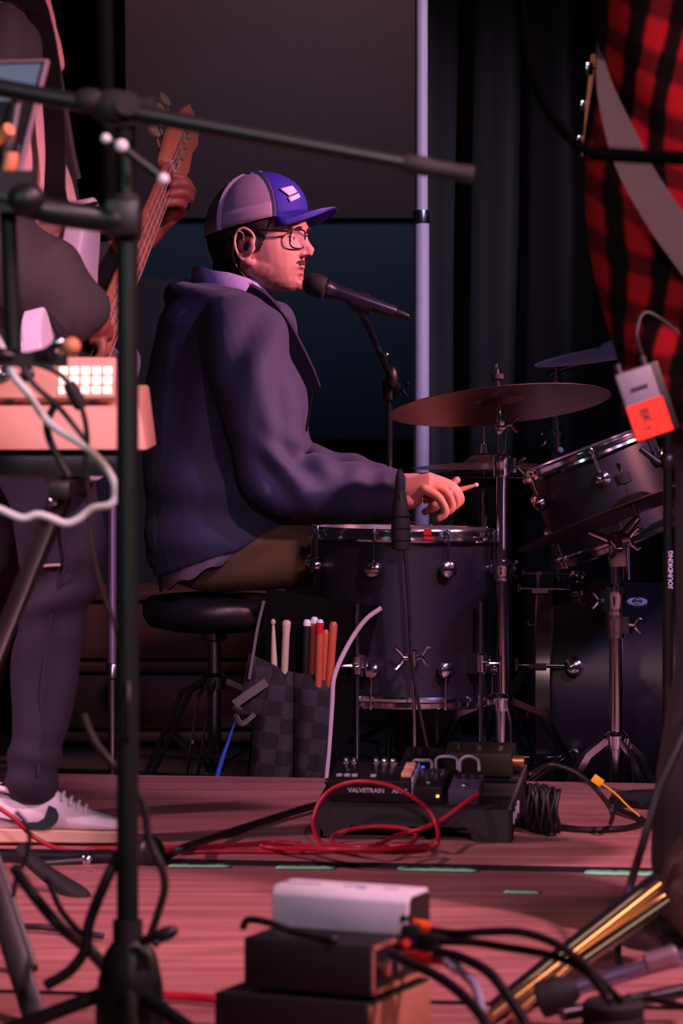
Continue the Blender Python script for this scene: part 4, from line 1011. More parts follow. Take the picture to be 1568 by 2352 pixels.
# bass axes
bA, bN = P(228, 800, 6.14), P(394, 392, 6.72)
e1 = (bN-bA).normalized(); e3 = Vector((.94, -.27, .17)); e3 = (e3-e1*e3.dot(e1)).normalized(); e2 = e3.cross(e1)
BM4 = place(Matrix((e2, e1, e3)).transposed(), bA)      # local x across, y towards the headstock, z out of the face
BL = lambda x, y, z: BM4 @ Vector((x, y, z))
HB = place(Matrix.Rotation(-.35, 3, 'Z'), P(40, -150, BP))
b = MB(); head_mb(b, HB, 1.0)
b.tube([B(20, 20), B(10, 120), B(-10, 400), B(-10, 760)], [.08, .10, .10, .10], 24)
for s in (-1, 1):
    limb(b, [B(30, 840, .09*s)]+([B(100, 1050, -.11), B(138, 1330, -.125), B(98, 1600, -.125), B(78, 1800, -.125)] if s < 0 else [B(-5, 1100, .12), B(-25, 1330, .14), B(-70, 1560, .16), B(-95, 1780, .17)]), [.07, .06, .05, .042, .036])
# right arm to the plucking hand, left arm to the neck
limb(b, [B(0, 130, -.19), B(-90, 380, -.27), B(-70, 520, -.28), B(60, 625, -.28), P(185, 712, 6.01), P(222, 742, 6.03)], [.055, .048, .042, .038, .03, .026])
nk = P(372, 486, 6.70)
limb(b, [B(10, 130, .19), B(60, 380, .34), B(150, 640, .42), P(270, 590, 6.70), P(352, 520, 6.74)], [.055, .048, .042, .036, .028])
# plucking hand
hp = []
for (x, y, w, h) in ((205, 722, .026, .022), (222, 742, .030, .022), (232, 765, .038, .021), (232, 785, .038, .017)):
    c = P(x, y, 6.06); hp.append([c+Vector((w*.35*math.cos(a)+h*.8*math.sin(a), w*math.cos(a), h*.35*math.sin(a)+.0*math.cos(a))) for a in np.linspace(0, 2*math.pi, 18, endpoint=False)])
b.loft(hp)
for dy, L in ((-.028, .8), (-.009, 1.0), (.011, .95), (.03, .85)):
    finger(b, [P(234, 782, 6.06+dy), P(236, 800+10*L, 6.055+dy), P(222, 822+8*L, 6.062+dy), P(208, 826+10*L, 6.075+dy)], .0098, .0078)
finger(b, [P(222, 750, 6.09), P(232, 772, 6.105), P(232, 796, 6.115)], .0115, .009)
# fretting hand: palm behind the neck, four fingers coming over the strings, thumb behind
hp = []
for (x, y, w, h, d_) in ((350, 524, .026, .020, 6.745), (375, 515, .034, .021, 6.745), (402, 490, .042, .020, 6.735), (416, 458, .042, .017, 6.72)):
    c = P(x, y, d_); hp.append([c+Vector((.5*w*math.cos(a)+.6*h*math.sin(a), .55*w*math.cos(a)-.5*h*math.sin(a), .55*w*math.cos(a)-.55*h*math.sin(a))) for a in np.linspace(0, 2*math.pi, 18, endpoint=False)])
b.loft(hp)
for k, (x0, y0, x1, y1, x2, y2, x3, y3) in enumerate(((410, 432, 432, 428, 424, 412, 398, 404), (420, 442, 440, 440, 428, 424, 396, 424), (420, 462, 436, 458, 422, 444, 390, 446), (412, 484, 424, 478, 410, 466, 380, 468))):
    finger(b, [P(x0, y0, 6.73), P(x1, y1, 6.70), P(x2, y2, 6.665), P(x3, y3, 6.655)], .0102, .0078)
finger(b, [P(372, 512, 6.74), P(362, 480, 6.765), P(372, 448, 6.77)], .0125, .0095)
me = fuse(b, .0036, 3, .5); head_sculpt(me, HB, 1.0); link('body', me, M['dskin'], bs, 180)
l = local(me, HB); hm = sstep(.02, -.01, l[:, 0]-.6*(l[:, 2]-.06))*sstep(-.07, -.04, l[:, 2])*(np.abs(l[:, 0]) < .16)*(l[:, 2] < .2)
shell(me, np.clip(hm, 0, 1), .008, 'hair', M['hair'], bs, .3)
MB().tube([P(421, 478, 6.688), P(425, 472, 6.69), P(428, 466, 6.70)], .0108, 12).build('ring', M['chrome'], bs)
# ---- clothes
M['tee'] = mat('pink_white_shirt', (226, 176, 176), .8, var=.06, vs=30, bump=.1, bs=700)
M['bjacket'] = mat('grey_black_jacket', (60, 54, 58), .85, var=.1, vs=25, bump=.15, bs=800)
M['denim'] = mat('black_denim', (42, 37, 54), .85, var=.22, vs=26, bump=.3, bs=1200)
c = MB()
torso(c, [(60, 20, -60, 10, .10), (105, 70, -110, 60, .17), (120, 150, -135, 140, .19), (128, 260, -140, 260, .19), (138, 340, -140, 360, .185), (160, 420, -135, 460, .18), (172, 480, -130, 560, .16), (120, 600, -125, 650, .15), (105, 780, -115, 790, .16), (105, 820, -110, 830, .16)], BP, 36)
tm = fuse(c, .009, 4); v = getv(tm).astype(float); n = getn(tm); setv(tm, v+n*(.006*nz(v, 18)+.004*nz(v, 41))[:, None])
link('shirt', tm, M['tee'], bs, 180)
# open jacket: two front panels and a back, sleeves
j = MB()
def jp(t, s, off=0.0):
    """t 0 neck .. 1 hem ; s angle, 0 front"""
    y = lerp(40, 900, t); fx = lerp(100, 150, min(1, t*1.6)); bx = lerp(-120, -150, min(1, t*2))
    w = lerp(.155, .215, min(1, t*3.2))
    f, bb = B(fx, y), B(bx, y); c_ = (f+bb)/2
    return c_+(f-bb)/2*math.cos(s)*(1.06+off)+Vector((0, w*math.sin(s)*(1.05+off), 0))
rows = [[jp(t, s, .02*math.sin(s*9+t*7)) for s in np.linspace(1.02, 2*math.pi-1.02, 44)] for t in np.linspace(0, 1, 24)]
jm = MB().grid(rows)
jk = jm.build('jacket', M['bjacket'], bs, 180, solid=.006)
sl = MB()
limb(sl, [B(0, 120, -.17), B(-50, 240, -.24), B(-92, 380, -.285), B(-80, 490, -.285), B(-20, 560, -.275), B(60, 620, -.285), P(120, 662, 6.00), P(172, 708, 5.99)], [.085, .082, .078, .078, .080, .080, .076, .064], 24)
limb(sl, [B(10, 120, .17), B(60, 300, .30), B(110, 500, .38), B(160, 630, .42), P(230, 610, 6.70)], [.085, .078, .070, .064, .052], 24)
sm = fuse(sl, .007, 4); v = getv(sm).astype(float); n = getn(sm); px = v[:, 0]*F/v[:, 1]+784
setv(sm, v+n*(.005*nz(v, 22)+.006*np.sin(px/19+2*nz(v, 9)))[:, None]); link('sleeves', sm, M['bjacket'], bs, 180)
# folded jacket front edges with pale fleece lining
M['fleece'] = mat('pale_fleece', (224, 160, 156), .95, var=.1, vs=120, bump=.5, bs=500)
MB().strap(cat([B(84, -40, -.12), B(98, 20, -.125), B(112, 70, -.13), B(128, 115, -.13), B(137, 150, -.128), B(133, 166, -.12)], 6), [.030, .031, .032, .033, .034, .034, .034, .034, .034, .033, .032, .030, .028, .027, .026, .025, .024, .022, .02, .018, .016, .016, .014, .013, .012, .012, .012, .011, .010, .009, .008], .012, Vector((.8, -.6, .2))).build('lining', M['fleece'], bs, ang=60)
MB().tube(cat([B(100, 40, -.135), B(118, 100, -.14), B(132, 160, -.14), B(150, 260, -.14), B(165, 350, -.135), B(178, 410, -.125)], 6), .0065, 8).build('jacket_edge', M['bjacket'], bs)
# jeans
k = MB(); k.ell(B(30, 850), (.15, .185, .11), nu=24, nv=16)
limb(k, [B(50, 870, -.095), B(100, 1050, -.11), B(136, 1200, -.12), B(140, 1330, -.125), B(112, 1480, -.125), B(98, 1600, -.125), B(82, 1720, -.125), B(78, 1795, -.125)], [.098, .088, .078, .070, .060, .055, .047, .048], 26)
limb(k, [B(10, 870, .095), B(-5, 1100, .12), B(-25, 1330, .14), B(-70, 1560, .16), B(-95, 1770, .17)], [.098, .086, .070, .058, .048], 26)
km = fuse(k, .0065, 4); v = getv(km).astype(float); n = getn(km)
px = v[:, 0]*F/v[:, 1]+784; py = (ZC-v[:, 2])*F/v[:, 1]+YH
d = .004*nz(v, 24)+.008*np.exp(-((py-1370)/75)**2)*np.sin(py/17+px/60)+.004*np.exp(-((py-1745)/50)**2)*np.sin(py/13+.8*np.sin(px/25))+.004*np.sin(py/40+px/30)
setv(km, v+n*d[:, None]); jn = link('jeans', km, M['denim'], bs, 180)
# outer seam with raised stitching and a worn slit at the knee
sp = [(150, 1120), (146, 1200), (150, 1270), (148, 1310), (134, 1350), (120, 1400), (110, 1470), (100, 1540), (94, 1600), (98, 1660), (90, 1730), (88, 1780)]
MB().tube(cat([P(x, y, BP-.125-r_) for (x, y), r_ in zip(sp, np.interp([q[1] for q in sp], [1050, 1200, 1330, 1480, 1600, 1720, 1795], [.088, .080, .072, .062, .057, .050, .050]))], 6), .0028, 6).build('outer_seam', M['denim'], jn)
M['thread'] = mat('pale_thread', (190, 160, 160), .8)
MB().tube(cat([P(94, 1302, BP-.185), P(112, 1299, BP-.193), P(138, 1298, BP-.196)], 5), .0028, 6).build('worn_edge', M['thread'], jn)
# shoes: sole, upper, tongue, laces, side stripe
M['leather'] = mat('white_leather', (238, 226, 232), .42, var=.04, vs=40)
M['sole'] = mat('cream_rubber', (222, 190, 160), .6); M['dgreen'] = mat('dark_green_leather', (22, 48, 48), .5)
def shoe(ox, oy, dpt, name):
    """side-view outline in pixels relative to the toe tip, the toe pointing right"""
    s = F/dpt; S_ = lambda x, y, w: P(ox+x, oy+y, dpt)+Vector((0, w, 0))
    so = MB(); rr = []
    for x, w, h in ((-352, .020, 30), (-335, .034, 32), (-280, .037, 32), (-200, .036, 30), (-120, .044, 28), (-50, .043, 26), (-15, .030, 26), (0, .012, 24)):
        z0, z1 = S_(x, 0, 0), S_(x, -h, 0)
        rr.append([Vector((z0.x, dpt+w*q[0], lerp(z0.z, z1.z, q[1]))) for q in ((-1, .12), (-.9, 0), (.9, 0), (1, .12), (1, .9), (.95, 1), (-.95, 1), (-1, .9))])
    sob = so.loft(rr).build(name+'_sole', M['sole'], bs, ang=35)
    up = MB(); rr = []
    for x, w, top, tw in ((-348, .022, 108, .014), (-330, .033, 122, .024), (-290, .036, 118, .028), (-245, .036, 108, .028), (-215, .035, 118, .024), (-195, .035, 132, .020), (-178, .036, 118, .018), (-150, .039, 96, .017), (-110, .042, 76, .018), (-75, .042, 62, .022), (-40, .038, 52, .022), (-12, .026, 42, .016), (-1, .012, 34, .006)):
        r = []
        base = S_(x, -26, 0); tp = S_(x, -top, 0)
        for a in np.linspace(0, 2*math.pi, 20, endpoint=False):
            ca, sa = math.cos(a), math.sin(a); zf = (sa+1)/2
            ww = lerp(w, tw, zf**1.6)
            r.append(Vector((base.x, dpt+ww*np.sign(ca)*abs(ca)**.55, lerp(base.z, tp.z, zf))))
        rr.append(r)
    u = up.loft(rr).build(name+'_upper', M['leather'], bs, ang=60)
    # side stripe: hooked, thick at the front, tail to the heel
    yS = dpt-.0405
    out = [(-330, 62), (-300, 58), (-268, 52), (-240, 47), (-216, 48), (-201, 56), (-195, 70), (-190, 86), (-174, 78), (-167, 64), (-170, 50), (-182, 38), (-200, 32), (-222, 33), (-262, 44), (-300, 56)]
    st = MB(); n = len(out)
    A_ = [Vector((S_(x, 0, 0).x, yS+.0035*abs((x+250)/90)**2*.35-.0+(.0035 if y > 66 else 0), S_(x, -y, 0).z)) for x, y in out]
    st.add(A_+[p+Vector((0, .006, 0)) for p in A_], [list(range(n)), list(range(n, 2*n))[::-1]]+[[i, n+i, n+(i+1) % n, (i+1) % n] for i in range(n)])
    st.build(name+'_side_stripe', M['dgreen'], u, ang=30, label='dark green curved side stripe')
    for x, top in ((-178, 121), (-160, 108), (-142, 97), (-125, 87), (-108, 79)):
        c_ = S_(x, -top, 0); MB().tube(cat([c_+Vector((-.001, -.024, -.010)), c_+Vector((0, -.016, -.001)), c_+Vector((.001, 0, .003)), c_+Vector((0, .016, -.001)), c_+Vector((-.001, .024, -.010))], 4), .0032, 8, flat=.6).build(name+'_lace', M['leather'], u, 180)
    MB().tube(cat([S_(-350, -116, -.02), S_(-330, -126, -.028), S_(-290, -122, -.034), S_(-245, -112, -.034), S_(-215, -124, -.028), S_(-196, -140, -.018), S_(-196, -142, .018), S_(-245, -112, .034), S_(-330, -126, .028)], 4), .0055, 8).build(name+'_collar', M['leather'], u, 180)
    MB().ell(S_(-268, -108, 0), (.045, .024, .022)).build(name+'_sock', M['black'], u, 180)
shoe(306, 1930, 6.19, 'shoe')
shoe(120, 1905, 6.50, 'shoe')
# ---- bass guitar
M['bassbody'] = mat('white_gloss_body', (226, 208, 228), .18, coat=.6); M['maple'] = mat('maple_neck', (222, 140, 98), .4, var=.1, vs=40)
M['rosefb'] = mat('fingerboard', (196, 116, 92), .5, var=.15, vs=50)
M['guard'] = mat('pickguard', (120, 108, 92), .35)
M['peg'] = mat('olive_nickel', (176, 166, 132), .45, .3)
M['stringm'] = mat('bright_string', (226, 196, 186), .35, .4)
bg = thing('bass_guitar', 'white bass guitar with pale maple neck held by the bass player', 'guitar', BL(0, -.2, -.05))
half = [(0, -.245), (.07, -.25), (.13, -.225), (.165, -.17), (.168, -.11), (.145, -.05), (.118, .0), (.112, .045), (.128, .085), (.150, .125), (.156, .17), (.142, .205), (.118, .205), (.10, .165), (.075, .12), (.045, .095), (.03, .09)]
half2 = [(-.03, .09), (-.045, .11), (-.07, .15), (-.10, .215), (-.13, .262), (-.155, .275), (-.172, .255), (-.172, .2), (-.155, .13), (-.135, .06), (-.13, .01), (-.148, -.05), (-.17, -.11), (-.168, -.17), (-.135, -.225), (-.07, -.25)]
outl = [(-p.x, p.y) for p in cat([(x, y, 0) for x, y in half+half2], 4, True)][::-1]
MB().prism(outl, -.05, -.010, BM4).build('body', M['bassbody'], bg, ang=50, bevel=.006, seg=3)
pg = [(-p.x, p.y) for p in cat([(.02, -.11, 0), (.10, -.12, 0), (.12, -.06, 0), (.085, .0, 0), (.075, .05, 0), (.09, .10, 0), (.04, .085, 0), (-.03, .085, 0), (-.07, .05, 0), (-.06, -.02, 0), (-.04, -.08, 0)], 4, True)][::-1]
MB().prism(pg, -.0098, -.0075, BM4).build('pickguard', M['guard'], bg, ang=40)
MB().box(BL(0, -.02, -.004), (.075, .03, .012), BM4.to_3x3()).build('pickup', M['black'], bg, bevel=.003)
b = MB().box(BL(0, -.185, -.006), (.085, .055, .008), BM4.to_3x3())
for i in range(4): b.box(BL(-.03+.02*i, -.18, .0), (.014, .04, .012), BM4.to_3x3())
b.build('bridge', M['chrome'], bg, bevel=.001)
for (x, y) in ((-.10, -.13), (-.115, -.165)): MB().lathe(BL(x, y, -.010), e3, [(.010, 0), (.010, .012), (.007, .016), (0, .016)], 18).build('knob', M['chrome'], bg, ang=40)
NL = (bN-bA).length
rr = []
for y, w, th in ((.06, .031, .021), (.25, .029, .020), (.45, .025, .018), (NL, .021, .017)):
    rr.append([BL(w*math.cos(a), y, -.004-th*max(0, math.sin(a))) for a in np.linspace(0, math.pi, 12)]+[BL(-w, y, -.0035), BL(w, y, -.0035)])
nb = MB().loft(rr).build('neck', M['maple'], bg, ang=50)
MB().loft([[BL(-w, y, -.004), BL(w, y, -.004), BL(w, y, .001), BL(-w, y, .001)] for y, w in ((.03, .0315), (NL, .021))]).build('fingerboard', M['rosefb'], bg, ang=30)
b_y = [NL-.864*(1-2**(-i/12)) for i in range(1, 20)]
for y in b_y:
    if y > .05: MB().tube([BL(-.026, y, .0018), BL(.026, y, .0018)], .0013, 6).build('fret', M['stringm'], nb)
MB().box(BL(0, NL+.002, .001), (.043, .005, .010), BM4.to_3x3()).build('nut', M['white'], bg)
hd = [(-.021, 0), (.021, 0), (.030, .03), (.046, .06), (.050, .10), (.040, .15), (.046, .19), (.035, .22), (.01, .232), (-.015, .222), (-.022, .19), (-.03, .13), (-.032, .08), (-.026, .04)]
hd = [(-x*1.25, NL+y*1.15) for x, y in hd][::-1]
MB().prism(hd, -.022, -.006, BM4).build('headstock', M['maple'], bg, ang=40, bevel=.002)
post = [(-.002, NL+.055), (.0, NL+.095), (.003, NL+.135), (.006, NL+.175)]
for i, (x, y) in enumerate(post):
    b = MB().lathe(BL(x, y, -.006), e3, [(.009, 0), (.009, .002), (.0055, .003), (.0048, .014), (.0062, .016), (.0062, .019), (.004, .0195)], 14)
    b.cyl(BL(x, y, -.022), BL(x, y, -.032), .010, 12); b.cyl(BL(x, y, -.028), BL(x+.055, y+.004, -.028), .003, 8)
    b.prism([(.012*math.cos(a)*(1+.35*abs(math.cos(a))), .015*math.sin(a)) for a in np.linspace(0, 2*math.pi, 20, endpoint=False)], -.003, .003, place(BM4.to_3x3() @ Matrix.Rotation(.4, 3, 'Y'), BL(x+.066, y+.004, -.028)))
    b.build('tuning_peg', M['peg'], bg, ang=40)
for i in range(4):
    x = -.0285+.019*i; xn = -.0155+.0103*i; px_, py_ = post[i]
    MB().tube([BL(x, -.19, .009), BL(xn, NL, .0075), BL(px_*.7+xn*.3, py_, .004)], [.0012, .0011, .0010], 6).build('string', M['stringm'], bg)
M['strapm'] = mat('black_strap', (24, 22, 24), .8, bump=.2, bs=600)
MB().strap(cat([BL(.155, .262, -.03), B(132, 470, -.19), B(128, 330, -.195), B(118, 190, -.195), B(98, 70, -.175), B(66, 0, -.13), B(-20, -10, -.06), B(-110, 90, -.0), B(-155, 300, .05)], 6), .045, .004, Vector((.75, -.5, .2))).build('strap', M['strapm'], bg, ang=40)
# ================================================================ the plaid shirt player, back to the camera
PP = 5.15
def Q(px, py, dd=0.0): return P(px, py, PP+dd)
pp = thing('person', 'player in red and black checked shirt seen from behind, strap over shoulder', 'person', (Q(1690, 0).x, PP, 0))
b = MB()
HP = place(Matrix.Rotation(math.radians(100), 3, 'Z'), P(1690, -520, PP+.06)); head_mb(b, HP, 1.0)
b.tube([Q(1690, -330), Q(1690, -150), Q(1690, 300), Q(1750, 940)], [.08, .11, .12, .11], 24)
for s in (-1, 1):
    limb(b, [Q(1790+s*100, 970), Q(1770+s*110, 1500, .01), Q(1690+s*98, 2040)], [.06, .045, .04])
    limb(b, [Q(1690+s*190, -200), Q(1690+s*208, 60, .05), Q(1690+s*224, 400, .13), Q(1690+s*212, 470, .24), Q(1690+s*200, 445, .37)], [.055, .048, .042, .036, .028])
    c0 = Q(1690+s*196, 438, .40); b.ell(c0, (.036, .045, .022))
    for q in range(4): finger(b, [c0+Vector((-.027*s*1+.018*q*s, .03, .0)), c0+Vector((-.027*s+.018*q*s, .065, -.005)), c0+Vector((-.025*s+.017*q*s, .075, -.035)), c0+Vector((-.024*s+.016*q*s, .05, -.05))], .0098, .008)
    finger(b, [c0+Vector((-.03*s, .0, 0)), c0+Vector((-.055*s, .03, -.01)), c0+Vector((-.06*s, .055, -.02))], .012, .009)
me = fuse(b, .006, 3); link('body', me, M['skin'], pp, 180)
l = local(me, HP); hm = sstep(.03, .0, l[:, 0]-.5*(l[:, 2]-.06))*sstep(-.08, -.05, l[:, 2])*(np.abs(l[:, 0]) < .16)*(l[:, 2] < .2)
shell(me, np.clip(hm, 0, 1), .01, 'hair', M['hair'], pp, .3)
def plaid_mat():
    m = mat('buffalo_check', (150, 22, 30), .9, bump=.2, bs=500, spec=.05); nt, bb = nodes(m)
    at = nt.nodes.new('ShaderNodeAttribute'); at.attribute_name = 'weave'
    sp = nt.nodes.new('ShaderNodeSeparateXYZ'); nt.links.new(at.outputs['Vector'], sp.inputs[0])
    def band(sock):
        mu = nt.nodes.new('ShaderNodeMath'); mu.operation = 'FRACT'; nt.links.new(sock, mu.inputs[0])
        a = nt.nodes.new('ShaderNodeMapRange'); a.interpolation_type = 'SMOOTHSTEP'; a.inputs[1].default_value = .38; a.inputs[2].default_value = .58; nt.links.new(mu.outputs[0], a.inputs[0])
        c = nt.nodes.new('ShaderNodeMapRange'); c.interpolation_type = 'SMOOTHSTEP'; c.inputs[1].default_value = 1.0; c.inputs[2].default_value = .84; nt.links.new(mu.outputs[0], c.inputs[0])
        o = nt.nodes.new('ShaderNodeMath'); o.operation = 'MULTIPLY'; nt.links.new(a.outputs[0], o.inputs[0]); nt.links.new(c.outputs[0], o.inputs[1]); return o.outputs[0]
    u, v = band(sp.outputs[0]), band(sp.outputs[1])
    ad = nt.nodes.new('ShaderNodeMath'); ad.operation = 'ADD'; nt.links.new(u, ad.inputs[0]); nt.links.new(v, ad.inputs[1])
    hf = nt.nodes.new('ShaderNodeMath'); hf.operation = 'MULTIPLY_ADD'; hf.inputs[1].default_value = .62; nt.links.new(u, hf.inputs[0])
    vm_ = nt.nodes.new('ShaderNodeMath'); vm_.operation = 'MULTIPLY'; vm_.inputs[1].default_value = .38; nt.links.new(v, vm_.inputs[0]); nt.links.new(vm_.outputs[0], hf.inputs[2])
    r = nt.nodes.new('ShaderNodeValToRGB'); r.color_ramp.elements[0].color = lin((126, 17, 25)); r.color_ramp.elements[1].color = lin((5, 4, 4))
    e = r.color_ramp.elements.new(.38); e.color = lin((66, 11, 15)); e = r.color_ramp.elements.new(.62); e.color = lin((15, 7, 7)); nt.links.new(hf.outputs[0], r.inputs['Fac']); nt.links.new(r.outputs['Color'], bb.inputs['Base Color'])
    return m
M['plaid'] = plaid_mat()
j = MB()
rings = []
for y, xl, xr, dp in ((-330, 1610, 1770, .07), (-290, 1500, 1880, .09), (-230, 1420, 1960, .115), (-100, 1400, 1985, .13), (40, 1376, 1980, .135), (200, 1356, 1985, .137), (360, 1344, 1990, .138), (560, 1352, 1985, .138), (720, 1386, 1975, .138), (860, 1408, 1965, .14), (960, 1426, 1950, .142), (985, 1440, 1940, .135)):
    c = Q((xl+xr)/2, y); w = (xr-xl)/2*PP/F; r = []
    for a in np.linspace(0, 2*math.pi, 44, endpoint=False):
        ca, sa = math.cos(a), math.sin(a); q = (abs(ca)**2.4+abs(sa)**2.4)**(-1/2.4); r.append(c+Vector((w*ca*q, dp*sa*q, 0)))
    rings.append(r)
j.loft(rings)
for s in (-1, 1):
    limb(j, [Q(1690+s*150, -230), Q(1690+s*196, -150), Q(1690+s*208, 60, .05), Q(1690+s*222, 240, .09), Q(1690+s*224, 400, .13), Q(1690+s*212, 470, .24), Q(1690+s*200, 450, .34)], [.085, .085, .076, .07, .066, .060, .05], 24)
sm = fuse(j, .008, 4); v = getv(sm).astype(float); n = getn(sm)
px = v[:, 0]*F/v[:, 1]+784; py = (ZC-v[:, 2])*F/v[:, 1]+YH
d = .005*nz(v, 15)+.007*np.exp(-((px-1470)/120)**2)*np.sin((px*.85-py*.35)/38+.9*np.sin(py/90))+.005*np.exp(-((py-880)/120)**2)*np.sin(px/23)
setv(sm, v+n*d[:, None])
# cloth coordinates: hang of the weave, twisted a little by the drag of the strap
uu = (px+.10*py+14*np.sin(py/150)+10*np.sin((px+py)/90))/88.0; vv = (py-.55*(px-1400)*np.exp(-((py-300)/420)**2)+12*np.sin(px/50))/122.0
at = sm.attributes.new('weave', 'FLOAT_VECTOR', 'POINT'); at.data.foreach_set('vector', np.stack([uu, vv, 0*uu], 1).astype(np.float32).ravel())
link('checked_shirt', sm, M['plaid'], pp, 180)
M['trous'] = mat('dark_brown_trousers', (30, 25, 22), .9, var=.15, vs=20)
k = MB(); k.ell(Q(1770, 930), (.152, .12, .11), nu=24, nv=16)
for s in (-1, 1): limb(k, [Q(1790+s*100, 960), Q(1788+s*108, 1200), Q(1762+s*110, 1500, .01), Q(1704+s*102, 1800), Q(1690+s*98, 1990)], [.098, .086, .066, .06, .064], 24)
km = fuse(k, .009, 4); v = getv(km).astype(float); n = getn(km); setv(km, v+n*(.005*nz(v, 18))[:, None]); link('trousers', km, M['trous'], pp, 180)
M['boot'] = mat('dark_brown_boot', (58, 34, 26), .6, var=.2, vs=30)
for s in (-1, 1):
    cx = Q(1690+s*100, 0).x; rr = []
    for (dy, w, h) in ((-.13, .03, .07), (-.11, .048, .15), (-.05, .052, .16), (0, .052, .13), (.06, .054, .09), (.13, .056, .07), (.18, .045, .055), (.20, .02, .03)):
        rr.append([Vector((cx+w*math.cos(a), PP+dy, .012+h/2+h/2*math.sin(a))) for a in np.linspace(0, 2*math.pi, 20, endpoint=False)])
    bt = MB().loft(rr).build('boot', M['boot'], pp, ang=60)
    MB().box((cx, PP+.03, .009), (.098, .30, .018)).build('boot_sole', M['rubber'], bt, bevel=.006)
# ---- guitar on a wide grey strap
gt = thing('electric_guitar', 'electric guitar with chrome tuners hanging in front of the plaid shirt player', 'guitar', Q(1600, 700, .2))
M['gstrap'] = mat('grey_leather_strap', (64, 57, 57), .85, var=.12, vs=30, bump=.25, bs=260)
MB().strap(cat([Q(1400, -60, .10), Q(1384, 60, .06), Q(1378, 120, -.03), Q(1388, 195, -.112), Q(1416, 285, -.150), Q(1456, 385, -.158), Q(1512, 480, -.160), Q(1575, 570, -.160), Q(1650, 660, -.158), Q(1780, 745, -.158), Q(1930, 780, -.12), Q(2010, 770, .0), Q(1950, 760, .2)], 6), [float(np.interp(i_, [0, 13, 27, 38, 72], [.006, .010, .046, .054, .054])) for i_ in range(73)], .004, [Vector((.25, .9, .4)).lerp(Vector((.75, -.05, .66)), min(1, max(0, (i_-10)/12))) for i_ in range(73)]).build('strap', M['gstrap'], gt, ang=40)
gA, gB = Q(1800, 760, .27), Q(1352, 330, .40)
f1 = (gB-gA).normalized(); f3 = Vector((0, 1, 0)); f3 = (f3-f1*f3.dot(f1)).normalized(); f2 = f3.cross(f1); GM = place(Matrix((f2, f1, f3)).transposed(), gA)
go = [(p.x, p.y) for p in cat([(x, y, 0) for x, y in [(0, -.2), (.09, -.2), (.15, -.15), (.15, -.08), (.11, -.01), (.11, .05), (.14, .1), (.13, .15), (.09, .14), (.04, .08), (-.04, .08), (-.09, .16), (-.13, .19), (-.15, .14), (-.12, .05), (-.11, -.01), (-.16, -.08), (-.155, -.15), (-.09, -.2)]], 4, True)]
M['gbody'] = mat('dark_sunburst', (60, 24, 16), .2, coat=.6)
MB().prism(go, -.02, .02, GM).build('body', M['gbody'], gt, ang=50, bevel=.005)
L = (gB-gA).length
MB().loft([[GM @ Vector((w*math.cos(a), y, .012*math.sin(a)+.014)) for a in np.linspace(0, 2*math.pi, 14, endpoint=False)] for y, w in ((.05, .028), (L, .021))]).build('neck', M['maple'], gt, ang=50)
h0 = Q(1350, 338, .39); h1 = Q(1368, 128, .42); hx = (h1-h0).normalized()
MB().strap([h0, lerp(h0, h1, .5), h1], [.03, .034, .026], .014, Vector((.25, 1, 0))).build('headstock', M['maple'], gt, ang=40, bevel=.003)
for i, (x, y) in enumerate(((1336, 322), (1344, 242), (1356, 158))):
    b = MB().cyl(Q(x+16, y, .405), Q(x-2, y, .40), .0032, 10); b.box(Q(x-3, y, .40), (.011, .008, .015 if i < 2 else .02)); b.build('tuner', M['chrome'], gt, ang=40, bevel=.002)
# ---- belt pack with orange tape
bkq = [(1410, 866), (1490, 840), (1541, 985), (1464, 1008)]
cx, cy = sum(q[0] for q in bkq)/4, sum(q[1] for q in bkq)/4
bp_ = thing('wireless_beltpack', 'grey wireless beltpack with orange tape clipped at the plaid shirt hem', 'beltpack', P(cx, cy, PP-.16))
ang = math.atan2(148, 53); R = Matrix.Rotation(math.radians(-19.5), 3, 'Y').inverted()
R = Matrix((Vector((math.cos(.33), 0, math.sin(.33))), Vector((0, 1, 0)), Vector((-math.sin(.33), 0, math.cos(.33))))).transposed()
R = Matrix.Rotation(math.radians(-18.5), 3, 'Y')
cpt = P(cx, cy, PP-.135); M['pack'] = mat('grey_metal_case', (112, 104, 122), .5, .2, var=.08, vs=40)
MB().box(cpt, (.054, .024, .100), R).build('case', M['pack'], bp_, bevel=.004)
MB().box(cpt+R @ Vector((.006, .004, 0)), (.066, .020, .104), R).build('case_back', M['black'], bp_, bevel=.004)
M['otape'] = mat('orange_gaffer', (238, 48, 26), .7, var=.06, vs=60)
tp = MB().box(cpt+R @ Vector((.001, -.0128, -.024)), (.055, .0015, .052), R).build('tape_label', M['otape'], bp_)
TM = place(Matrix((R @ Vector((0, 0, -1)), R @ Vector((1, 0, 0)), R @ Vector((0, -1, 0)))).transposed(), cpt+R @ Vector((-.010, -.0138, -.022)))
text_mb('BK', .018, TM @ Matrix.Translation((-.004, .006, 0)), .0003, True).build('handwriting', M['ink'], tp, ang=0)
text_mb('7', .014, TM @ Matrix.Translation((.014, .002, 0)), .0003, True).build('handwriting', M['ink'], tp, ang=0)
for x in (-.018, .020): MB().cyl(cpt+R @ Vector((x, 0, .05)), cpt+R @ Vector((x, 0, .064)), .0055, 14).build('jack', M['dchrome'], bp_)
MB().box(cpt+R @ Vector((0, -.0125, .022)), (.026, .001, .006), R).build('print', M['ink'], bp_)
MB().strap([cpt+R @ Vector((.0, .014, .03)), cpt+R @ Vector((0, .02, .0)), cpt+R @ Vector((0, .018, -.03))], .03, .002, R @ Vector((1, 0, 0))).build('belt_clip', M['dchrome'], bp_)
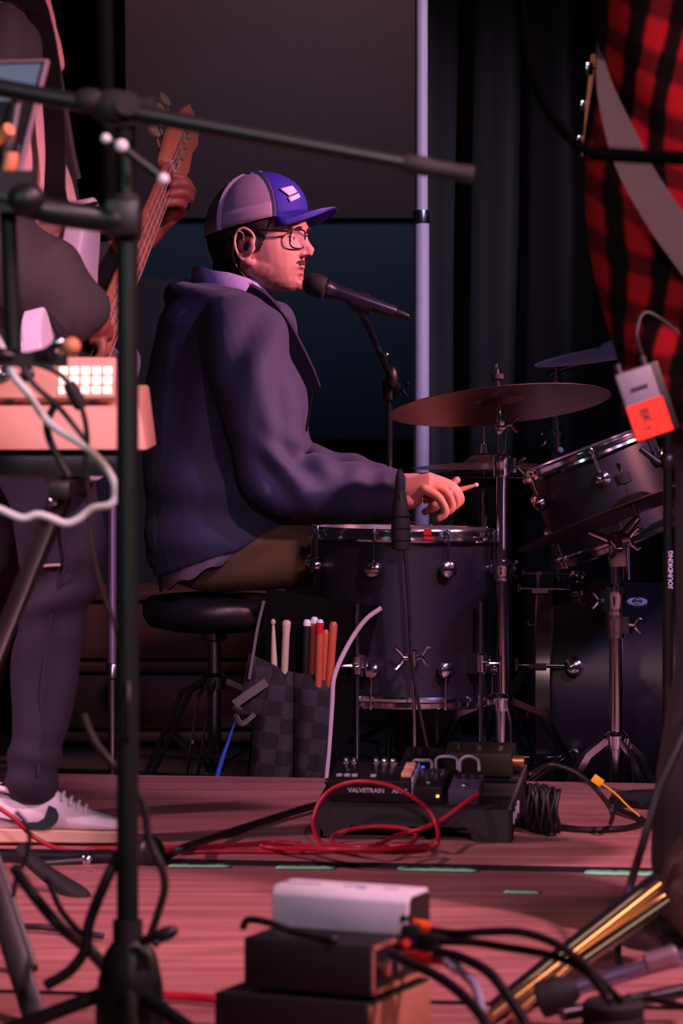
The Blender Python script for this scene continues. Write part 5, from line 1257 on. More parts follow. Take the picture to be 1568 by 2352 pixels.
tag(MB().tube(cat([cpt+R @ Vector((.020, 0, .064)), cpt+R @ Vector((.024, .0, .10)), cpt+R @ Vector((.05, .02, .12)), cpt+R @ Vector((.09, .015, .06)), cpt+R @ Vector((.12, .02, -.05)), Q(1700, 1100, -.16)], 7), .0028, 8).build('pack_lead', M['cable']), 'thin black lead from the beltpack across the plaid shirt', 'cable')
# ---- slim black stand with white vertical lettering
KD = 6.75; kx = P(1533, 0, KD).x
st = thing('microphone_stand', 'straight black stand with white vertical lettering beside the plaid shirt player', 'stand', (kx, KD, 0))
MB().cyl((kx, KD, .02), (kx, KD, zq(1350, KD)), .0105, 20).build('lower_pole', M['blackmetal'], st)
MB().cyl((kx, KD, zq(1360, KD)), (kx, KD, zq(960, KD)), .0092, 20).build('upper_pole', M['blackmetal'], st)
MB().lathe((kx, KD, 0), (0, 0, 1), [(.11, 0), (.115, .004), (.11, .014), (.03, .022), (.012, .03)], 40).build('round_base', M['blackmetal'], st, ang=40)
TM = place(Matrix((Vector((0, 0, 1)), Vector((-1, 0, 0)), Vector((0, -1, 0)))).transposed(), (kx+.005, KD-.0085, zq(1308, KD)))
text_mb('SOUNDKING', .0125, TM, .0012, True).build('lettering', M['badge'], st, ang=0)
b = MB(); b.ell((kx, KD, zq(1060, KD)), (.016, .016, .02)); b.tube([P(1470, 1030, KD), P(1508, 1060, KD), (kx, KD, zq(1070, KD))], [.006, .007, .008], 12); b.build('clip_arm', M['black'], st)
# ================================================================ foreground: keyboard, tablet, boom stand
M['kbd'] = mat('cream_white_plastic', (204, 152, 134), .5, var=.04, vs=20)
M['pad'] = mat('lit_pad', (255, 238, 228), .4, emis=1.1)
KB = 5.13
kb = thing('keyboard', 'cream keyboard with dark gaps standing in front of the bass player', 'keyboard', P(-160, 1035, KB))
kx0, kx1 = P(-560, 0, KB).x, P(322, 0, KB).x
zb, zt = ZC-(1034-YH)*KB/F, ZC-(934-YH)*KB/F
o = MB()
o.add([(kx0, KB, zb), (kx1+.010, KB, zb), (kx1-.002, KB+.02, zt), (kx0, KB+.02, zt), (kx0, KB+.26, zb), (kx1+.010, KB+.26, zb), (kx1-.002, KB+.26, zt+.03), (kx0, KB+.26, zt+.03)],
      [[0, 1, 2, 3], [5, 4, 7, 6], [1, 5, 6, 2], [4, 0, 3, 7], [3, 2, 6, 7], [4, 5, 1, 0]])
o.build('case', M['kbd'], kb, bevel=.004)
MB().box(((kx0+kx1)/2, KB+.13, zb-.02), (kx1-kx0-.06, .2, .04)).build('underside', M['black'], kb, bevel=.003)
for i, u in enumerate(np.arange(kx0+.03, kx1-.03, .0235)):
    MB().box((u+.011, KB+.062, zt-.008), (.0222, .085, .012)).build('white_key', M['white'], kb, bevel=.0012)
    if i % 7 not in (2, 6): MB().box((u+.0225, KB+.076, zt+.001), (.011, .055, .010)).build('black_key', M['black'], kb, bevel=.0012)
ct = thing('pad_controller', 'cream pad controller with glowing white buttons on top of the keyboard', 'controller', P(120, 930, KB+.05))
cx0, cx1 = P(-420, 0, KB).x, P(263, 0, KB).x
CM = Matrix((Vector((1, 0, 0)), Vector((0, .36, .933)), Vector((0, -.933, .36)))).transposed()
cz0, cz1 = ZC-(924-YH)*KB/F, ZC-(828-YH)*KB/F
ch = (cz1-cz0)/.933
cm = Vector(((cx0+cx1)/2, KB+.03, (cz0+cz1)/2+.006))
MB().box(cm+CM @ Vector((0, 0, -.012)), (cx1-cx0, ch, .024), CM).build('case', M['kbd'], ct, bevel=.004)
for x in (P(18, 0, KB).x, P(213, 0, KB).x): MB().box((x, KB+.035, cz0+.001), (.012, .02, .006)).build('foot', M['black'], ct)
for r_ in range(3):
    for c_ in range(5):
        p = cm+CM @ Vector((cx1-(cx0+cx1)/2-.010-.0165*(4-c_)-.002, .016-.0155*r_-.006, .0015))
        MB().box(p, (.0125, .0115, .005), CM).build('lit_button', M['pad'], ct, bevel=.0012)
for i in range(6):
    p = cm+CM @ Vector((cx1-(cx0+cx1)/2-.13-.032*i, .004, 0)); MB().lathe(p, CM @ Vector((0, 0, 1)), [(.010, 0), (.0095, .012), (.007, .014), (0, .014)], 18).build('knob', M['dchrome'] if i % 2 else M['black'], ct, ang=40)
# X stand
ks = thing('keyboard_stand', 'black folding X stand under the keyboard', 'stand', P(-160, 2300, 4.9))
M['kleg'] = mat('black_brown_steel', (15, 12, 11), .45, 0)
def bar(a, b, w, h, name):
    a = Vector(a); b = Vector(b); MB().box((a+b)/2, (w, h, (b-a).length), frame(b-a, (1, 0, 0))).build(name, M['kleg'], ks, bevel=.004)
bar(P(142, 1126, KB-.02), P(-330, 2300, 4.66), .024, .024, 'leg')
bar(P(-300, 1126, KB-.05), P(84, 2352, 4.52), .030, .024, 'leg')
bar(P(150, 1136, KB+.22), P(-310, 2190, 5.02), .024, .024, 'leg')
bar(P(-300, 1136, KB+.20), P(70, 2230, 4.88), .024, .024, 'leg')
for x, zz in ((142, 1124), (-300, 1124)):
    a = P(x, zz, KB-.05); MB().box(a+Vector((0, .12, .0)), (.03, .34, .024)).build('support_arm', M['kleg'], ks, bevel=.003)
MB().cyl(P(-122, 1670, 4.82), P(-122, 1670, 5.1), .012, 16).build('pivot', M['dchrome'], ks)
b = MB().tube([P(128, 1106, KB-.05), P(126, 1128, KB-.05)], [.009, .007], 12).ell(P(122, 1152, KB-.05), (.007, .007, .008)); b.build('locking_pin', M['chrome'], ks)
# ---- tablet on the boom stand
TBd = 4.62
th_, ph_ = math.radians(-21), math.radians(29)
tu = Vector((math.cos(th_), math.sin(th_), 0)); tv = Vector((-math.sin(th_)*math.sin(ph_)*-1, 0, 0))
tn = Vector((math.sin(th_)*math.cos(ph_), -math.cos(th_)*math.cos(ph_), math.sin(ph_)))   # out of the screen
tv = tn.cross(tu)
if tv.z < 0: tv = -tv
TRc = P(112, 133, TBd)
tb = thing('tablet', 'tablet with glowing blue-grey screen clamped by the boom stand', 'tablet', TRc-tv*.19)
TW, THh = .26, .195
TMx = place(Matrix((tu, tv, tn)).transposed(), TRc-tu*TW/2-tv*THh/2)
M['alu'] = mat('pink_grey_aluminium', (176, 150, 160), .4, .6)
MB().box(TMx @ Vector((0, 0, -.004)), (TW, THh, .008), TMx.to_3x3()).build('case', M['alu'], tb, bevel=.003)
def screen_mat():
    m = mat('tablet_screen', (120, 132, 156), .15); nt, bb = nodes(m)
    tc = nt.nodes.new('ShaderNodeTexCoord'); at = nt.nodes.new('ShaderNodeAttribute'); at.attribute_name = 'scr'
    sp = nt.nodes.new('ShaderNodeSeparateXYZ'); nt.links.new(at.outputs['Vector'], sp.inputs[0])
    r = nt.nodes.new('ShaderNodeValToRGB'); r.color_ramp.interpolation = 'CONSTANT'; el = r.color_ramp.elements
    el[0].position = 0; el[0].color = lin((60, 66, 78)); el[1].position = .12; el[1].color = lin((98, 110, 134))
    for p_, c_ in ((.30, (30, 28, 34)), (.55, (24, 22, 27)), (.66, (104, 112, 138))): e = el.new(p_); e.color = lin(c_)
    nt.links.new(sp.outputs[1], r.inputs['Fac'])
    nt.links.new(r.outputs['Color'], bb.inputs['Emission Color']); bb.inputs['Emission Strength'].default_value = .8
    bb.inputs['Base Color'].default_value = (.01, .01, .012, 1)
    return m
M['screen'] = screen_mat()
q = [TMx @ Vector((x*(TW/2-.009), y*(THh/2-.009), .0004)) for x, y in ((-1, -1), (1, -1), (1, 1), (-1, 1))]
so = MB().add(q, [[0, 1, 2, 3]]).build('screen', M['screen'], tb, ang=0)
at = so.data.attributes.new('scr', 'FLOAT_VECTOR', 'POINT')
inv = TMx.inverted()
at.data.foreach_set('vector', np.array([[(inv @ v.co).x/TW+.5, (inv @ v.co).y/THh+.5, 0] for v in so.data.vertices], np.float32).ravel())
MB().box(TMx @ Vector((0, 0, -.001)), (TW-.010, THh-.010, .002), TMx.to_3x3()).build('bezel', M['black'], tb)
MB().tube(cat([P(-20, 330, TBd-.12), P(4, 312, TBd-.12), P(22, 296, TBd-.13)], 5), .009, 10).build('grip_finger', M['orangewood'] if 'orangewood' in M else M['maple'], tb)
MB().tube(cat([P(16, 400, TBd-.13), P(24, 372, TBd-.13), P(26, 350, TBd-.13)], 5), .010, 10).build('grip_finger', M['maple'], tb)
MB().tube(cat([P(10, 425, TBd-.1), P(20, 330, TBd-.11), P(34, 250, TBd-.09), P(30, 236, TBd-.09)], 6), .013, 12).build('clamp_arm', M['black'], tb)
# ---- tall boom stand lit green
GS = 4.27
gx = P(293, 0, GS).x
M['gpole'] = mat('black_gloss_tube', (38, 46, 42), .4, .6)
gs = thing('boom_stand', 'tall black boom stand with long arm crossing in front of the drummer', 'stand', (gx, GS, 0))
MB().cyl((gx, GS, .10), (gx, GS, zq(500, GS)), .0135, 24).build('pole', M['gpole'], gs)
MB().cyl((gx-.001, GS, zq(520, GS)), (gx-.001, GS, zq(262, GS)), .0105, 24).build('upper_pole', M['gpole'], gs)
MB().tube([P(-140, 176, GS-.035), P(260, 250, GS-.035), P(930, 374, GS-.035)], [.0115, .0112, .0092], 18).build('boom_arm', M['gpole'], gs)
MB().lathe(P(925, 373, GS-.035), P(1082, 402, GS-.035)-P(925, 373, GS-.035), [(.009, 0), (.0115, .004), (.0122, .03), (.0105, .034), (.0105, .07), (.0115, .074), (.0118, .086), (.009, .088)], 20).build('boom_grip', M['rubber'], gs, ang=40)
b = MB().ell(P(262, 246, GS-.03), (.030, .028, .022)).box(P(300, 258, GS-.02), (.06, .034, .034)).cyl(P(292, 236, GS-.06), P(292, 262, GS+.03), .015, 20); b.ell(P(205, 232, GS-.035), (.022, .018, .016))
b.build('boom_clutch', M['rubber'], gs, ang=50, bevel=0)
hd_ = MB().tube([P(243, 318, GS-.07), P(285, 342, GS-.07), P(376, 412, GS-.07)], [.006, .0058, .0055], 12).build('t_handle', M['gpole'], gs)
for x, y, r_ in ((243, 318, .0062), (279, 335, .0082), (375, 411, .0072)): MB().ell(P(x, y, GS-.077), r_).build('handle_tip', M['white'], hd_)
MB().cyl(P(280, 336, GS-.075), P(290, 300, GS-.02), .009, 14).build('handle_stem', M['gpole'], gs)
MB().lathe(P(290, 558, GS), (0, 0, 1), [(.014, 0), (.0195, .006), (.0205, .03), (.0185, .05), (.0155, .056), (.0125, .06)], 24).build('height_clutch', M['rubber'], gs, ang=40)
MB().box(P(283, 500, GS-.015), (.042, .04, .046)).build('arm_clamp', M['black'], gs, bevel=.006)
MB().tube(cat([P(-120, 424, GS-.05), P(30, 462, GS-.05), P(130, 488, GS-.045), P(270, 508, GS-.02)], 6), .0165, 14).build('holder_arm', M['gpole'], gs)
b = MB().ell(P(60, 456, GS-.06), (.024, .02, .02)); b.box(P(20, 440, GS-.05), (.06, .03, .05)); b.build('holder_joint', M['black'], gs, ang=50)
# second slim tube of the holder, hanging at the left edge
MB().tube([P(18, 470, GS-.03), P(24, 640, GS-.02), P(32, 800, GS-.02)], .010, 12).build('holder_drop', M['gpole'], gs)
hub = MB().lathe((gx+.003, GS, .028), (0, 0, 1), [(.030, 0), (.042, .004), (.043, .03), (.040, .07), (.032, .105), (.020, .122), (.0145, .126)], 32); hub.build('tripod_hub', M['gpole'], gs, ang=50)
MB().cyl((gx, GS, .150), (gx, GS, .174), .0185, 24).build('hub_ring', M['rubber'], gs)
b = MB().cyl(P(325, 2162, GS-.03), P(362, 2150, GS-.04), .006, 12); b.ell(P(378, 2146, GS-.04), (.018, .009, .009), Matrix.Rotation(-.35, 3, 'Y')); b.ell(P(358, 2166, GS-.045), .0052); b.build('hub_knob', M['black'], gs)
for (x, y) in ((640, 2515), (-120, 2420), (330, 2700)):
    e = G(x, min(y, 2520), .012) if y < 2600 else Vector((gx+.03, GS-.34, .012))
    lg = MB().tube([(gx, GS, .115), (lerp(gx, e.x, .12), lerp(GS, e.y, .12), .085), e], .0095, 12).build('leg', M['gpole'], gs)
    MB().ell(e, (.016, .016, .012)).build('rubber_foot', M['rubber'], lg)
e = P(150, 2060, GS+.3)
# ---- thin stand behind the bass player, violet light tinted into its tube
VS = 7.3; vx = P(257, 0, VS).x
t = thing('microphone_stand', 'thin chrome upright tinted with violet light standing between the keyboard and the drummer', 'stand', (vx, VS, FZ))
M['violetch'] = mat('violet_tinted_chrome', (188, 170, 214), .3, .9)  # violet light on the upper pole put into the chrome colour
MB().cyl((vx, VS, FZ+.02), (vx, VS, zq(1545, VS)), .0082, 18).build('lower_pole', M['dchrome'], t)
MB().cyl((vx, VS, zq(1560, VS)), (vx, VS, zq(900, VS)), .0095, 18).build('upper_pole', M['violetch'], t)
MB().lathe((vx, VS, FZ), (0, 0, 1), [(.12, 0), (.125, .005), (.12, .014), (.02, .024), (.012, .03)], 40).build('round_base', M['dchrome'], t)
MB().lathe((vx, VS, zq(1560, VS)), (0, 0, 1), [(.0095, 0), (.0125, .003), (.0125, .03), (.0095, .034)], 18).build('clutch', M['dchrome'], t)
# ================================================================ things on the deck
def cable(name, pts, r, m, label, k=8, group=None, n=8):
    o = MB().tube(cat(pts, k), r, n).build(name, m, ang=180); return tag(o, label, 'cable', group)
# ---- pedalboard: angled black board on two side rails
dpb = G(1168, 1936, 0)
bx = Vector((.985, -.17, 0)).normalized(); by = Vector((.17, .985, 0)).normalized()
o0 = dpb-bx*.345          # front left foot
PBt = lambda x, y, z: o0+bx*x+by*y+Vector((0, 0, z))
pb = thing('pedalboard', 'low black pedalboard crowded with guitar effects on the deck', 'pedalboard', PBt(.17, .12, 0))
M['pbblack'] = mat('matt_black_board', (30, 27, 31), .6, var=.15, vs=50, bump=.1, bs=400)
sl = Vector((0, 0, 1))
def slope(y): return .048+.22*y
Rs = Matrix((bx, (by+sl*.22).normalized(), (sl-by*.22).normalized())).transposed()
# rails run across; front lip, rear lip, end plates
for (y0, y1) in ((.0, .055), (.085, .14), (.17, .235)):
    c = PBt(.1725, (y0+y1)/2, slope((y0+y1)/2)+.006); MB().box(c, (.345, (y1-y0)*1.02, .010), Rs).build('rail', M['pbblack'], pb, bevel=.002)
fm = place(Matrix((bx, sl, -by)).transposed(), o0)
front = [(0, .028), (.02, .0), (.045, .0), (.06, .026), (.27, .026), (.285, 0), (.345, 0), (.345, .058), (0, .058)]
MB().prism(front, -.004, .006, fm).build('front_panel', M['pbblack'], pb, ang=30)
fm2 = place(Matrix((bx, sl, -by)).transposed(), o0+by*.235)
MB().prism([(0, 0), (.345, 0), (.345, .106), (0, .106)], -.004, .006, fm2).build('rear_panel', M['pbblack'], pb, ang=30)
for x in (0.0, .345):
    em = place(Matrix((by, sl, bx)).transposed(), PBt(x, 0, 0)); MB().prism([(0, 0), (.03, 0), (.05, .022), (.19, .03), (.21, 0), (.238, 0), (.238, .108), (0, .060)], -.004, .004, em).build('end_plate', M['pbblack'], pb, ang=30)
M['edgem'] = mat('worn_metal_edge', (150, 128, 118), .4, .7)
MB().tube([PBt(.347, .0, .060), PBt(.347, .238, .110)], .003, 8).build('edge_strip', M['edgem'], pb)
for y in (.03, .06, .09): MB().box(PBt(.351, y, .035+.2*y), (.003, .012, .022), R_UV).build('side_jack', M['badge'], pb, bevel=.001)
def pedal(name, label, x, y, w, h, dp, m, z=0):
    c = PBt(x, y, slope(y)+.012+dp/2+z); t = thing(name, label, 'effects pedal', c-Rs @ Vector((0, 0, dp/2)), 'effects pedals on the pedalboard')
    MB().box(c, (w, h, dp), Rs).build('enclosure', m, t, bevel=.003); return t, c
def on(c, x, y, z): return c+Rs @ Vector((x, y, z))
M['pedblk'] = mat('black_enclosure', (34, 33, 38), .4, .3, var=.1, vs=60)
M['salmon'] = mat('pink_lit_switch', (250, 176, 150), .4)
t, c = pedal('effects_pedal', 'wide black pedal with white lettering and two pink switches', .092, .066, .150, .105, .042, M['pedblk'])
tm = place(Matrix((bx, (sl*.95+by*.3).normalized(), (sl*.3-by*.95).normalized())).transposed(), on(c, .008, -.0535, .004))
MB().box(on(c, 0, -.052, 0), (.146, .003, .036), Rs).build('front_plate', M['pedblk'], t)
tm = place(Matrix((bx, Rs.col[2], -Rs.col[1])).transposed(), on(c, .006, -.054, .002))
M['wtext'] = mat('white_print', (200, 195, 205), .6)
text_mb('VALVETRAIN', .0115, tm @ Matrix.Translation((-.012, 0, 0)), .0004, True).build('lettering', M['wtext'], t, ang=0)
text_mb('AMPS', .0115, tm @ Matrix.Translation((.049, 0, 0)), .0004, True).build('lettering', M['wtext'], t, ang=0)
for i, x in enumerate((-.058, -.044, -.030, .004)):
    MB().box(on(c, x, -.03, .0222), (.010, .008, .003), Rs).build('legend', M['wtext'], t)
for x in (-.055, -.04, .0, .016, .032):
    MB().lathe(on(c, x, .028, .021), Rs.col[2], [(.0065, 0), (.0065, .010), (.0045, .013), (0, .013)], 16).build('knob', M['chrome'], t, ang=40)
for y in (-.018, .018): MB().box(on(c, .064, y, .024), (.019, .028, .008), Rs).build('switch', M['salmon'], t, bevel=.002)
MB().box(on(c, .0765, 0, .002), (.003, .09, .04), Rs).build('side_plate', M['badge'], t, bevel=.001)
t, c = pedal('effects_pedal', 'small black pedal with grey patch plugs in the middle of the board', .198, .060, .052, .10, .034, M['pedblk'])
for i in range(5): MB().lathe(on(c, -.018+.009*i, .02-.012*(i % 2), .017), Rs.col[2], [(.0045, 0), (.0045, .009), (0, .010)], 12).build('knob', M['dchrome'] if i % 2 else M['chrome'], t, ang=40)
MB().ell(on(c, .0, -.03, .018), (.006, .006, .004)).build('footswitch', M['chrome'], t)
M['led'] = mat('amber_led', (255, 214, 90), .3, emis=1.5); M['bled'] = mat('blue_led', (60, 80, 230), .3, emis=1.2)
MB().box(on(c, .018, -.052, .0), (.005, .003, .004), Rs).build('indicator', M['led'], t)
MB().ell(on(c, -.022, .044, .02), .0035).build('indicator', M['bled'], t)
t, c = pedal('effects_pedal', 'small dark lilac pedal holding the red cable plug', .262, .052, .055, .085, .030, mat('dark_lilac', (70, 64, 84), .4))
for i in range(3): MB().lathe(on(c, -.016+.016*i, .018, .015), Rs.col[2], [(.005, 0), (.005, .009), (0, .010)], 12).build('knob', M['black'], t, ang=40)
MB().ell(on(c, 0, -.022, .016), (.006, .006, .004)).build('footswitch', M['chrome'], t)
t, c = pedal('effects_pedal', 'long olive-black unit with copper jack along the back of the board', .27, .185, .125, .07, .044, mat('olive_black', (44, 42, 32), .45, .2), z=.004)
M['copper'] = mat('copper_jack', (206, 140, 108), .3, .9)
MB().cyl(on(c, .0625, -.01, 0), on(c, .082, -.01, 0), .011, 18).build('jack', M['copper'], t)
for x in (-.04, .0, .04): MB().lathe(on(c, x, 0, .022), Rs.col[2], [(.006, 0), (.006, .006), (0, .008)], 12).build('footswitch', M['chrome'], t, ang=40)
t, c = pedal('effects_pedal', 'square dark pedal with white looped patch leads behind the amber light', .164, .178, .07, .08, .036, M['pedblk'])
for x in (-.018, .004): MB().lathe(on(c, x, 0.01, .018), Rs.col[2], [(.006, 0), (.006, .010), (0, .011)], 12).build('knob', M['black'], t, ang=40)
M['wcable'] = mat('pale_grey_lead', (160, 158, 176), .5)
for i, (xa, xb, ya) in enumerate(((.155, .19, .12), (.195, .235, .135), (.24, .275, .13))):
    za = slope(ya)+.05
    tag(MB().tube(cat([PBt(xa, ya, za-.018), PBt(xa+.002, ya-.004, za+.004), PBt((xa+xb)/2, ya-.008, za+.006+.003*i), PBt(xb-.002, ya-.002, za+.004), PBt(xb, ya, za-.016)], 6), .0030, 8).build('patch_lead', M['wcable'], ang=180), ('pale grey patch lead arching beside the blue light', 'pale grey patch lead arching between two dark pedals', 'highest pale grey patch lead arching over the dark lilac pedal')[i], 'cable', 'patch leads on the pedalboard')
# bundle of black cable at the board's right end
cb = MB()
for i in range(18):
    rr = .026+.004*(i % 3); a0 = PBt(.366+.0028*i, .16-.004*i, .046)
    cb.tube(cat([a0+Vector((.004*math.sin(k*2+i), .020*math.cos(k*math.pi/4), (.038+.003*(i % 2))*math.sin(k*math.pi/4)))+Vector((.012*math.sin(i*1.7), 0, 0)) for k in range(8)], 5, True), .0035, 7, closed=True)
tag(cb.build('cable_bundle', M['cable'], ang=180), 'bundle of black cable wound up at the end of the pedalboard', 'cable')
# ---- red cable: floor run, coil, arch, plug
def Gz(x, y, z): return G(x, y, z)
cable('red_cable', [P(-30, 1838, 6.06), P(30, 1878, 6.06), P(78, 1922, 6.07), Gz(150, 1953, .005), Gz(270, 1957, .005), Gz(420, 1956, .005), Gz(560, 1955, .005), Gz(700, 1957, .005), Gz(800, 1952, .006), Gz(900, 1950, .007), Gz(980, 1942, .009),
       Gz(1003, 1938, .02), P(1004, 1900, 6.14), P(985, 1862, 6.16), P(950, 1832, 6.15), P(900, 1806, 6.15), P(845, 1795, 6.16), P(795, 1799, 6.18), P(755, 1818, 6.2), P(730, 1850, 6.2), P(720, 1885, 6.19), P(722, 1908, 6.16), Gz(740, 1938, .012),
       Gz(800, 1948, .017), Gz(880, 1945, .018), Gz(940, 1938, .024), P(955, 1916, 6.15), P(925, 1902, 6.17), P(860, 1898, 6.18), P(800, 1906, 6.17), P(764, 1922, 6.15), Gz(775, 1940, .02), Gz(850, 1944, .026), P(920, 1916, 6.13), P(965, 1904, 6.14), P(1012, 1884, 6.16), P(1060, 1850, 6.175), P(1100, 1822, 6.2)], .0042, M['redcable'], 'long red cable looping up in front of the pedalboard', 7)
cable('red_cable', [Gz(186, 1962, .005), Gz(215, 1950, .014), Gz(300, 1949, .014), Gz(420, 1946, .014), Gz(560, 1940, .006), Gz(640, 1934, .006), Gz(720, 1946, .024), Gz(850, 1956, .03), Gz(940, 1957, .016), Gz(985, 1950, .016), Gz(950, 1944, .03), Gz(880, 1950, .034), Gz(760, 1950, .034), Gz(640, 1948, .014), Gz(600, 1942, .015), Gz(650, 1937, .016), Gz(690, 1938, .016)], .0042, M['redcable'], 'second red cable lying flat in the coil on the deck', 7)
cable('instrument_cable', [Gz(385, 1966, .007), Gz(420, 1948, .028), Gz(470, 1930, .016), Gz(600, 1888, .008), Gz(700, 1856, .01), Gz(770, 1834, .012), PBt(-.02, .22, .075)], .0070, M['cable'], 'thick black cable running straight across the deck to the pedalboard')
# ---- yellow tag and cables right of the board
cable('black_cable', [PBt(.36, .175, .10), P(1260, 1757, 6.42), P(1310, 1768, 6.4), P(1352, 1796, 6.36), P(1388, 1836, 6.3), P(1406, 1868, 6.25), Gz(1402, 1890, .006)], .0046, M['cable'], 'black cable arching from the pedalboard under the yellow tag')
M['yellow'] = mat('yellow_vinyl', (240, 178, 24), .5)
t = thing('cable_tag', 'yellow flag tag with thin tail on the arching black cable', 'tag', P(1400, 1815, 6.3))
TMt = place(Matrix((Vector((.86, 0, -.5)), Vector((.3, -.8, .52)).normalized(), Vector((.1, -.9, .3)))).transposed(), P(1372, 1793, 6.335))
MB().box(P(1372, 1793, 6.335), (.021, .002, .015), Matrix.Rotation(.62, 3, 'Y')).build('flag', M['yellow'], t, bevel=.0008)
MB().tube(cat([P(1382, 1800, 6.33), P(1412, 1822, 6.3), P(1440, 1850, 6.26), P(1468, 1874, 6.22)], 6), .0016, 6).build('tail', M['yellow'], t)
cable('black_cable', [Gz(1180, 1893, .006), Gz(1260, 1899, .006), Gz(1350, 1906, .006), Gz(1430, 1903, .006), Gz(1474, 1890, .006), Gz(1468, 1878, .007), Gz(1440, 1868, .008), Gz(1415, 1856, .009), Gz(1425, 1848, .008), Gz(1440, 1846, .006)], .0058, M['cable'], 'black cable bent back on itself on the deck by the yellow tag')
cable('black_cable', [P(1600, 1600, 5.085), P(1572, 1680, 5.06), P(1538, 1760, 5.045), P(1508, 1830, 5.04), P(1478, 1930, 5.03), P(1448, 2030, 5.05), P(1428, 2110, 5.02), P(1418, 2170, 5.0), Gz(1420, 2205, .008), Gz(1436, 2222, .006)], .0062, M['cable'], 'black cable hanging down from the plaid shirt player to the deck')
# ---- stacked boxes, white unit on top
th = math.radians(24)
bu, bv = Vector((math.cos(th), -math.sin(th), 0)), Vector((math.sin(th), math.cos(th), 0)); Rb = Matrix((bu, bv, Vector((0, 0, 1)))).transposed()
c0 = G(850, 2455, 0)      # near right bottom corner
BX = lambda x, y, z: c0-bu*x+bv*y+Vector((0, 0, z))      # x to the left, y back
M['boxblk'] = mat('black_powder_coat', (30, 31, 34), .5, var=.1, vs=60, bump=.12, bs=500)
M['boxend'] = mat('copper_lit_end', (196, 132, 106), .45, .2, var=.1, vs=40)  # copper light on the boxes' right side painted as plate colour
t = thing('equipment_box', 'wide black equipment box lying lowest in the stack on the deck', 'box', BX(.105, .09, 0))
MB().box(BX(.108, .10, .045), (.206, .20, .066), Rb).build('case', M['boxblk'], t, bevel=.003)
MB().box(BX(.0035, .10, .045), (.004, .19, .058), Rb).build('end_plate', M['boxend'], t, bevel=.001)  # thin plate carrying the painted copper light
for x in (.02, .195):
    for y in (.02, .18): MB().cyl(BX(x, y, 0), BX(x, y, .013), .009, 14).build('foot', M['rubber'], t)
t = thing('equipment_box', 'narrower black equipment box with red plugs, middle of the stack', 'box', BX(.09, .1, .08))
MB().box(BX(.0895, .105, .116), (.172, .19, .062), Rb).build('case', M['boxblk'], t, bevel=.003)
fr_ = MB()
for (y0, y1, z0, z1) in ((.012, .198, .140, .146), (.012, .198, .086, .092), (.012, .017, .086, .146), (.193, .198, .086, .146)):
    fr_.box(BX(.0025, (y0+y1)/2, (z0+z1)/2), (.003, y1-y0, z1-z0), Rb)
fr_.build('end_frame', M['boxend'], t)
for i, y in enumerate((.04, .075, .11, .15)): MB().cyl(BX(.003, y, .115), BX(-.008, y, .115), .0085, 16).build('socket', M['dchrome'] if i % 2 else M['copper'], t)
t = thing('power_unit', 'white boxy unit lying on the black equipment boxes', 'box', BX(.09, .12, .147))
wq = [(0, 0), (.072, 0), (.072, .044), (.064, .052), (.010, .052), (0, .042)]
WM = place(Matrix((bv, Vector((0, 0, 1)), bu)).transposed(), BX(.176, .092, .1475))
MB().prism(wq, 0, .186, WM).build('case', M['white'], t, bevel=.003)
MB().prism([(.006, .004), (.066, .004), (.066, .042), (.060, .047), (.012, .047), (.006, .040)], .1862, .1885, WM).build('end_panel', M['black'], t)
M['wprint'] = mat('grey_print', (120, 108, 140), .6)
for (u, w, v_) in ((.03, .05, .03), (.10, .03, .034), (.115, .012, .022), (.15, .02, .034)): MB().box(WM @ Vector((v_, .0523, u)), (w, .006, .0006), Matrix((bu, bv, Vector((0, 0, 1)))).transposed()).build('print', M['wprint'], t)
cable('black_cable', [BX(.20, .06, .15), BX(.185, .045, .162), BX(.15, .03, .163), BX(.11, .022, .155), BX(.05, .012, .151)], .0048, M['cable'], 'short black lead lying on the middle box beside the white unit')
# plugs and cables at the right of the stack
def plug(a, b, r, m, label, name='cable_plug'):
    a = Vector(a); b = Vector(b); ax = (b-a); t_ = thing(name, label, 'plug', a, 'plugs at the box stack')
    MB().lathe(a, ax, [(r*.7, 0), (r, .003), (r, ax.length*.6), (r*.8, ax.length*.66), (r*.62, ax.length)], 16).build('sleeve', m, t_, ang=40)
    MB().cyl(a-ax.normalized()*.008, a+ax.normalized()*.001, r*.55, 12).build('tip', M['chrome'], t_)
dB = c0.y
plug(P(930, 2196, dB+.03), P(1014, 2208, dB-.01), .0085, M['red'], 'long red plug sticking out of the middle box')
plug(P(948, 2128, dB+.10), P(992, 2136, dB+.07), .0105, M['orange'], 'stubby orange plug at the white unit')
plug(P(922, 2170, dB+.1), P(934, 2166, dB+.06), .008, M['red'], 'short dark red plug pressed between the boxes')
plug(P(1024, 2206, dB-.02), P(1068, 2240, dB-.05), .0075, M['badge'], 'pale lilac plug sleeve beside the long red plug')
b = MB().box(P(950, 2150, dB+.08), (.022, .03, .03), Rb).ell(P(930, 2105, dB+.1), (.012, .02, .014)).box(P(985, 2165, dB+.03), (.026, .02, .022), Rb)
tag(b.build('connector_cluster', M['black'], ang=40, bevel=.002), 'cluster of black connector shells between the box stack and the cables', 'connector')
cable('black_cable', [P(992, 2138, dB+.07), P(1050, 2144, dB+.02), P(1120, 2140, dB), P(1200, 2142, dB-.02), P(1280, 2170, dB-.05), P(1340, 2215, dB-.08), P(1390, 2265, dB-.11), P(1425, 2300, dB-.14)], .0056, M['cable'], 'black cable arching from the white unit over the gold-lit stand leg')
cable('black_cable', [P(1010, 2162, dB+.03), P(1080, 2164, dB), P(1160, 2176, dB-.05), P(1260, 2194, dB-.09), P(1340, 2228, dB-.12), P(1400, 2300, dB-.19)], .0054, M['cable'], 'lower black cable running beside the arching one to the black can')
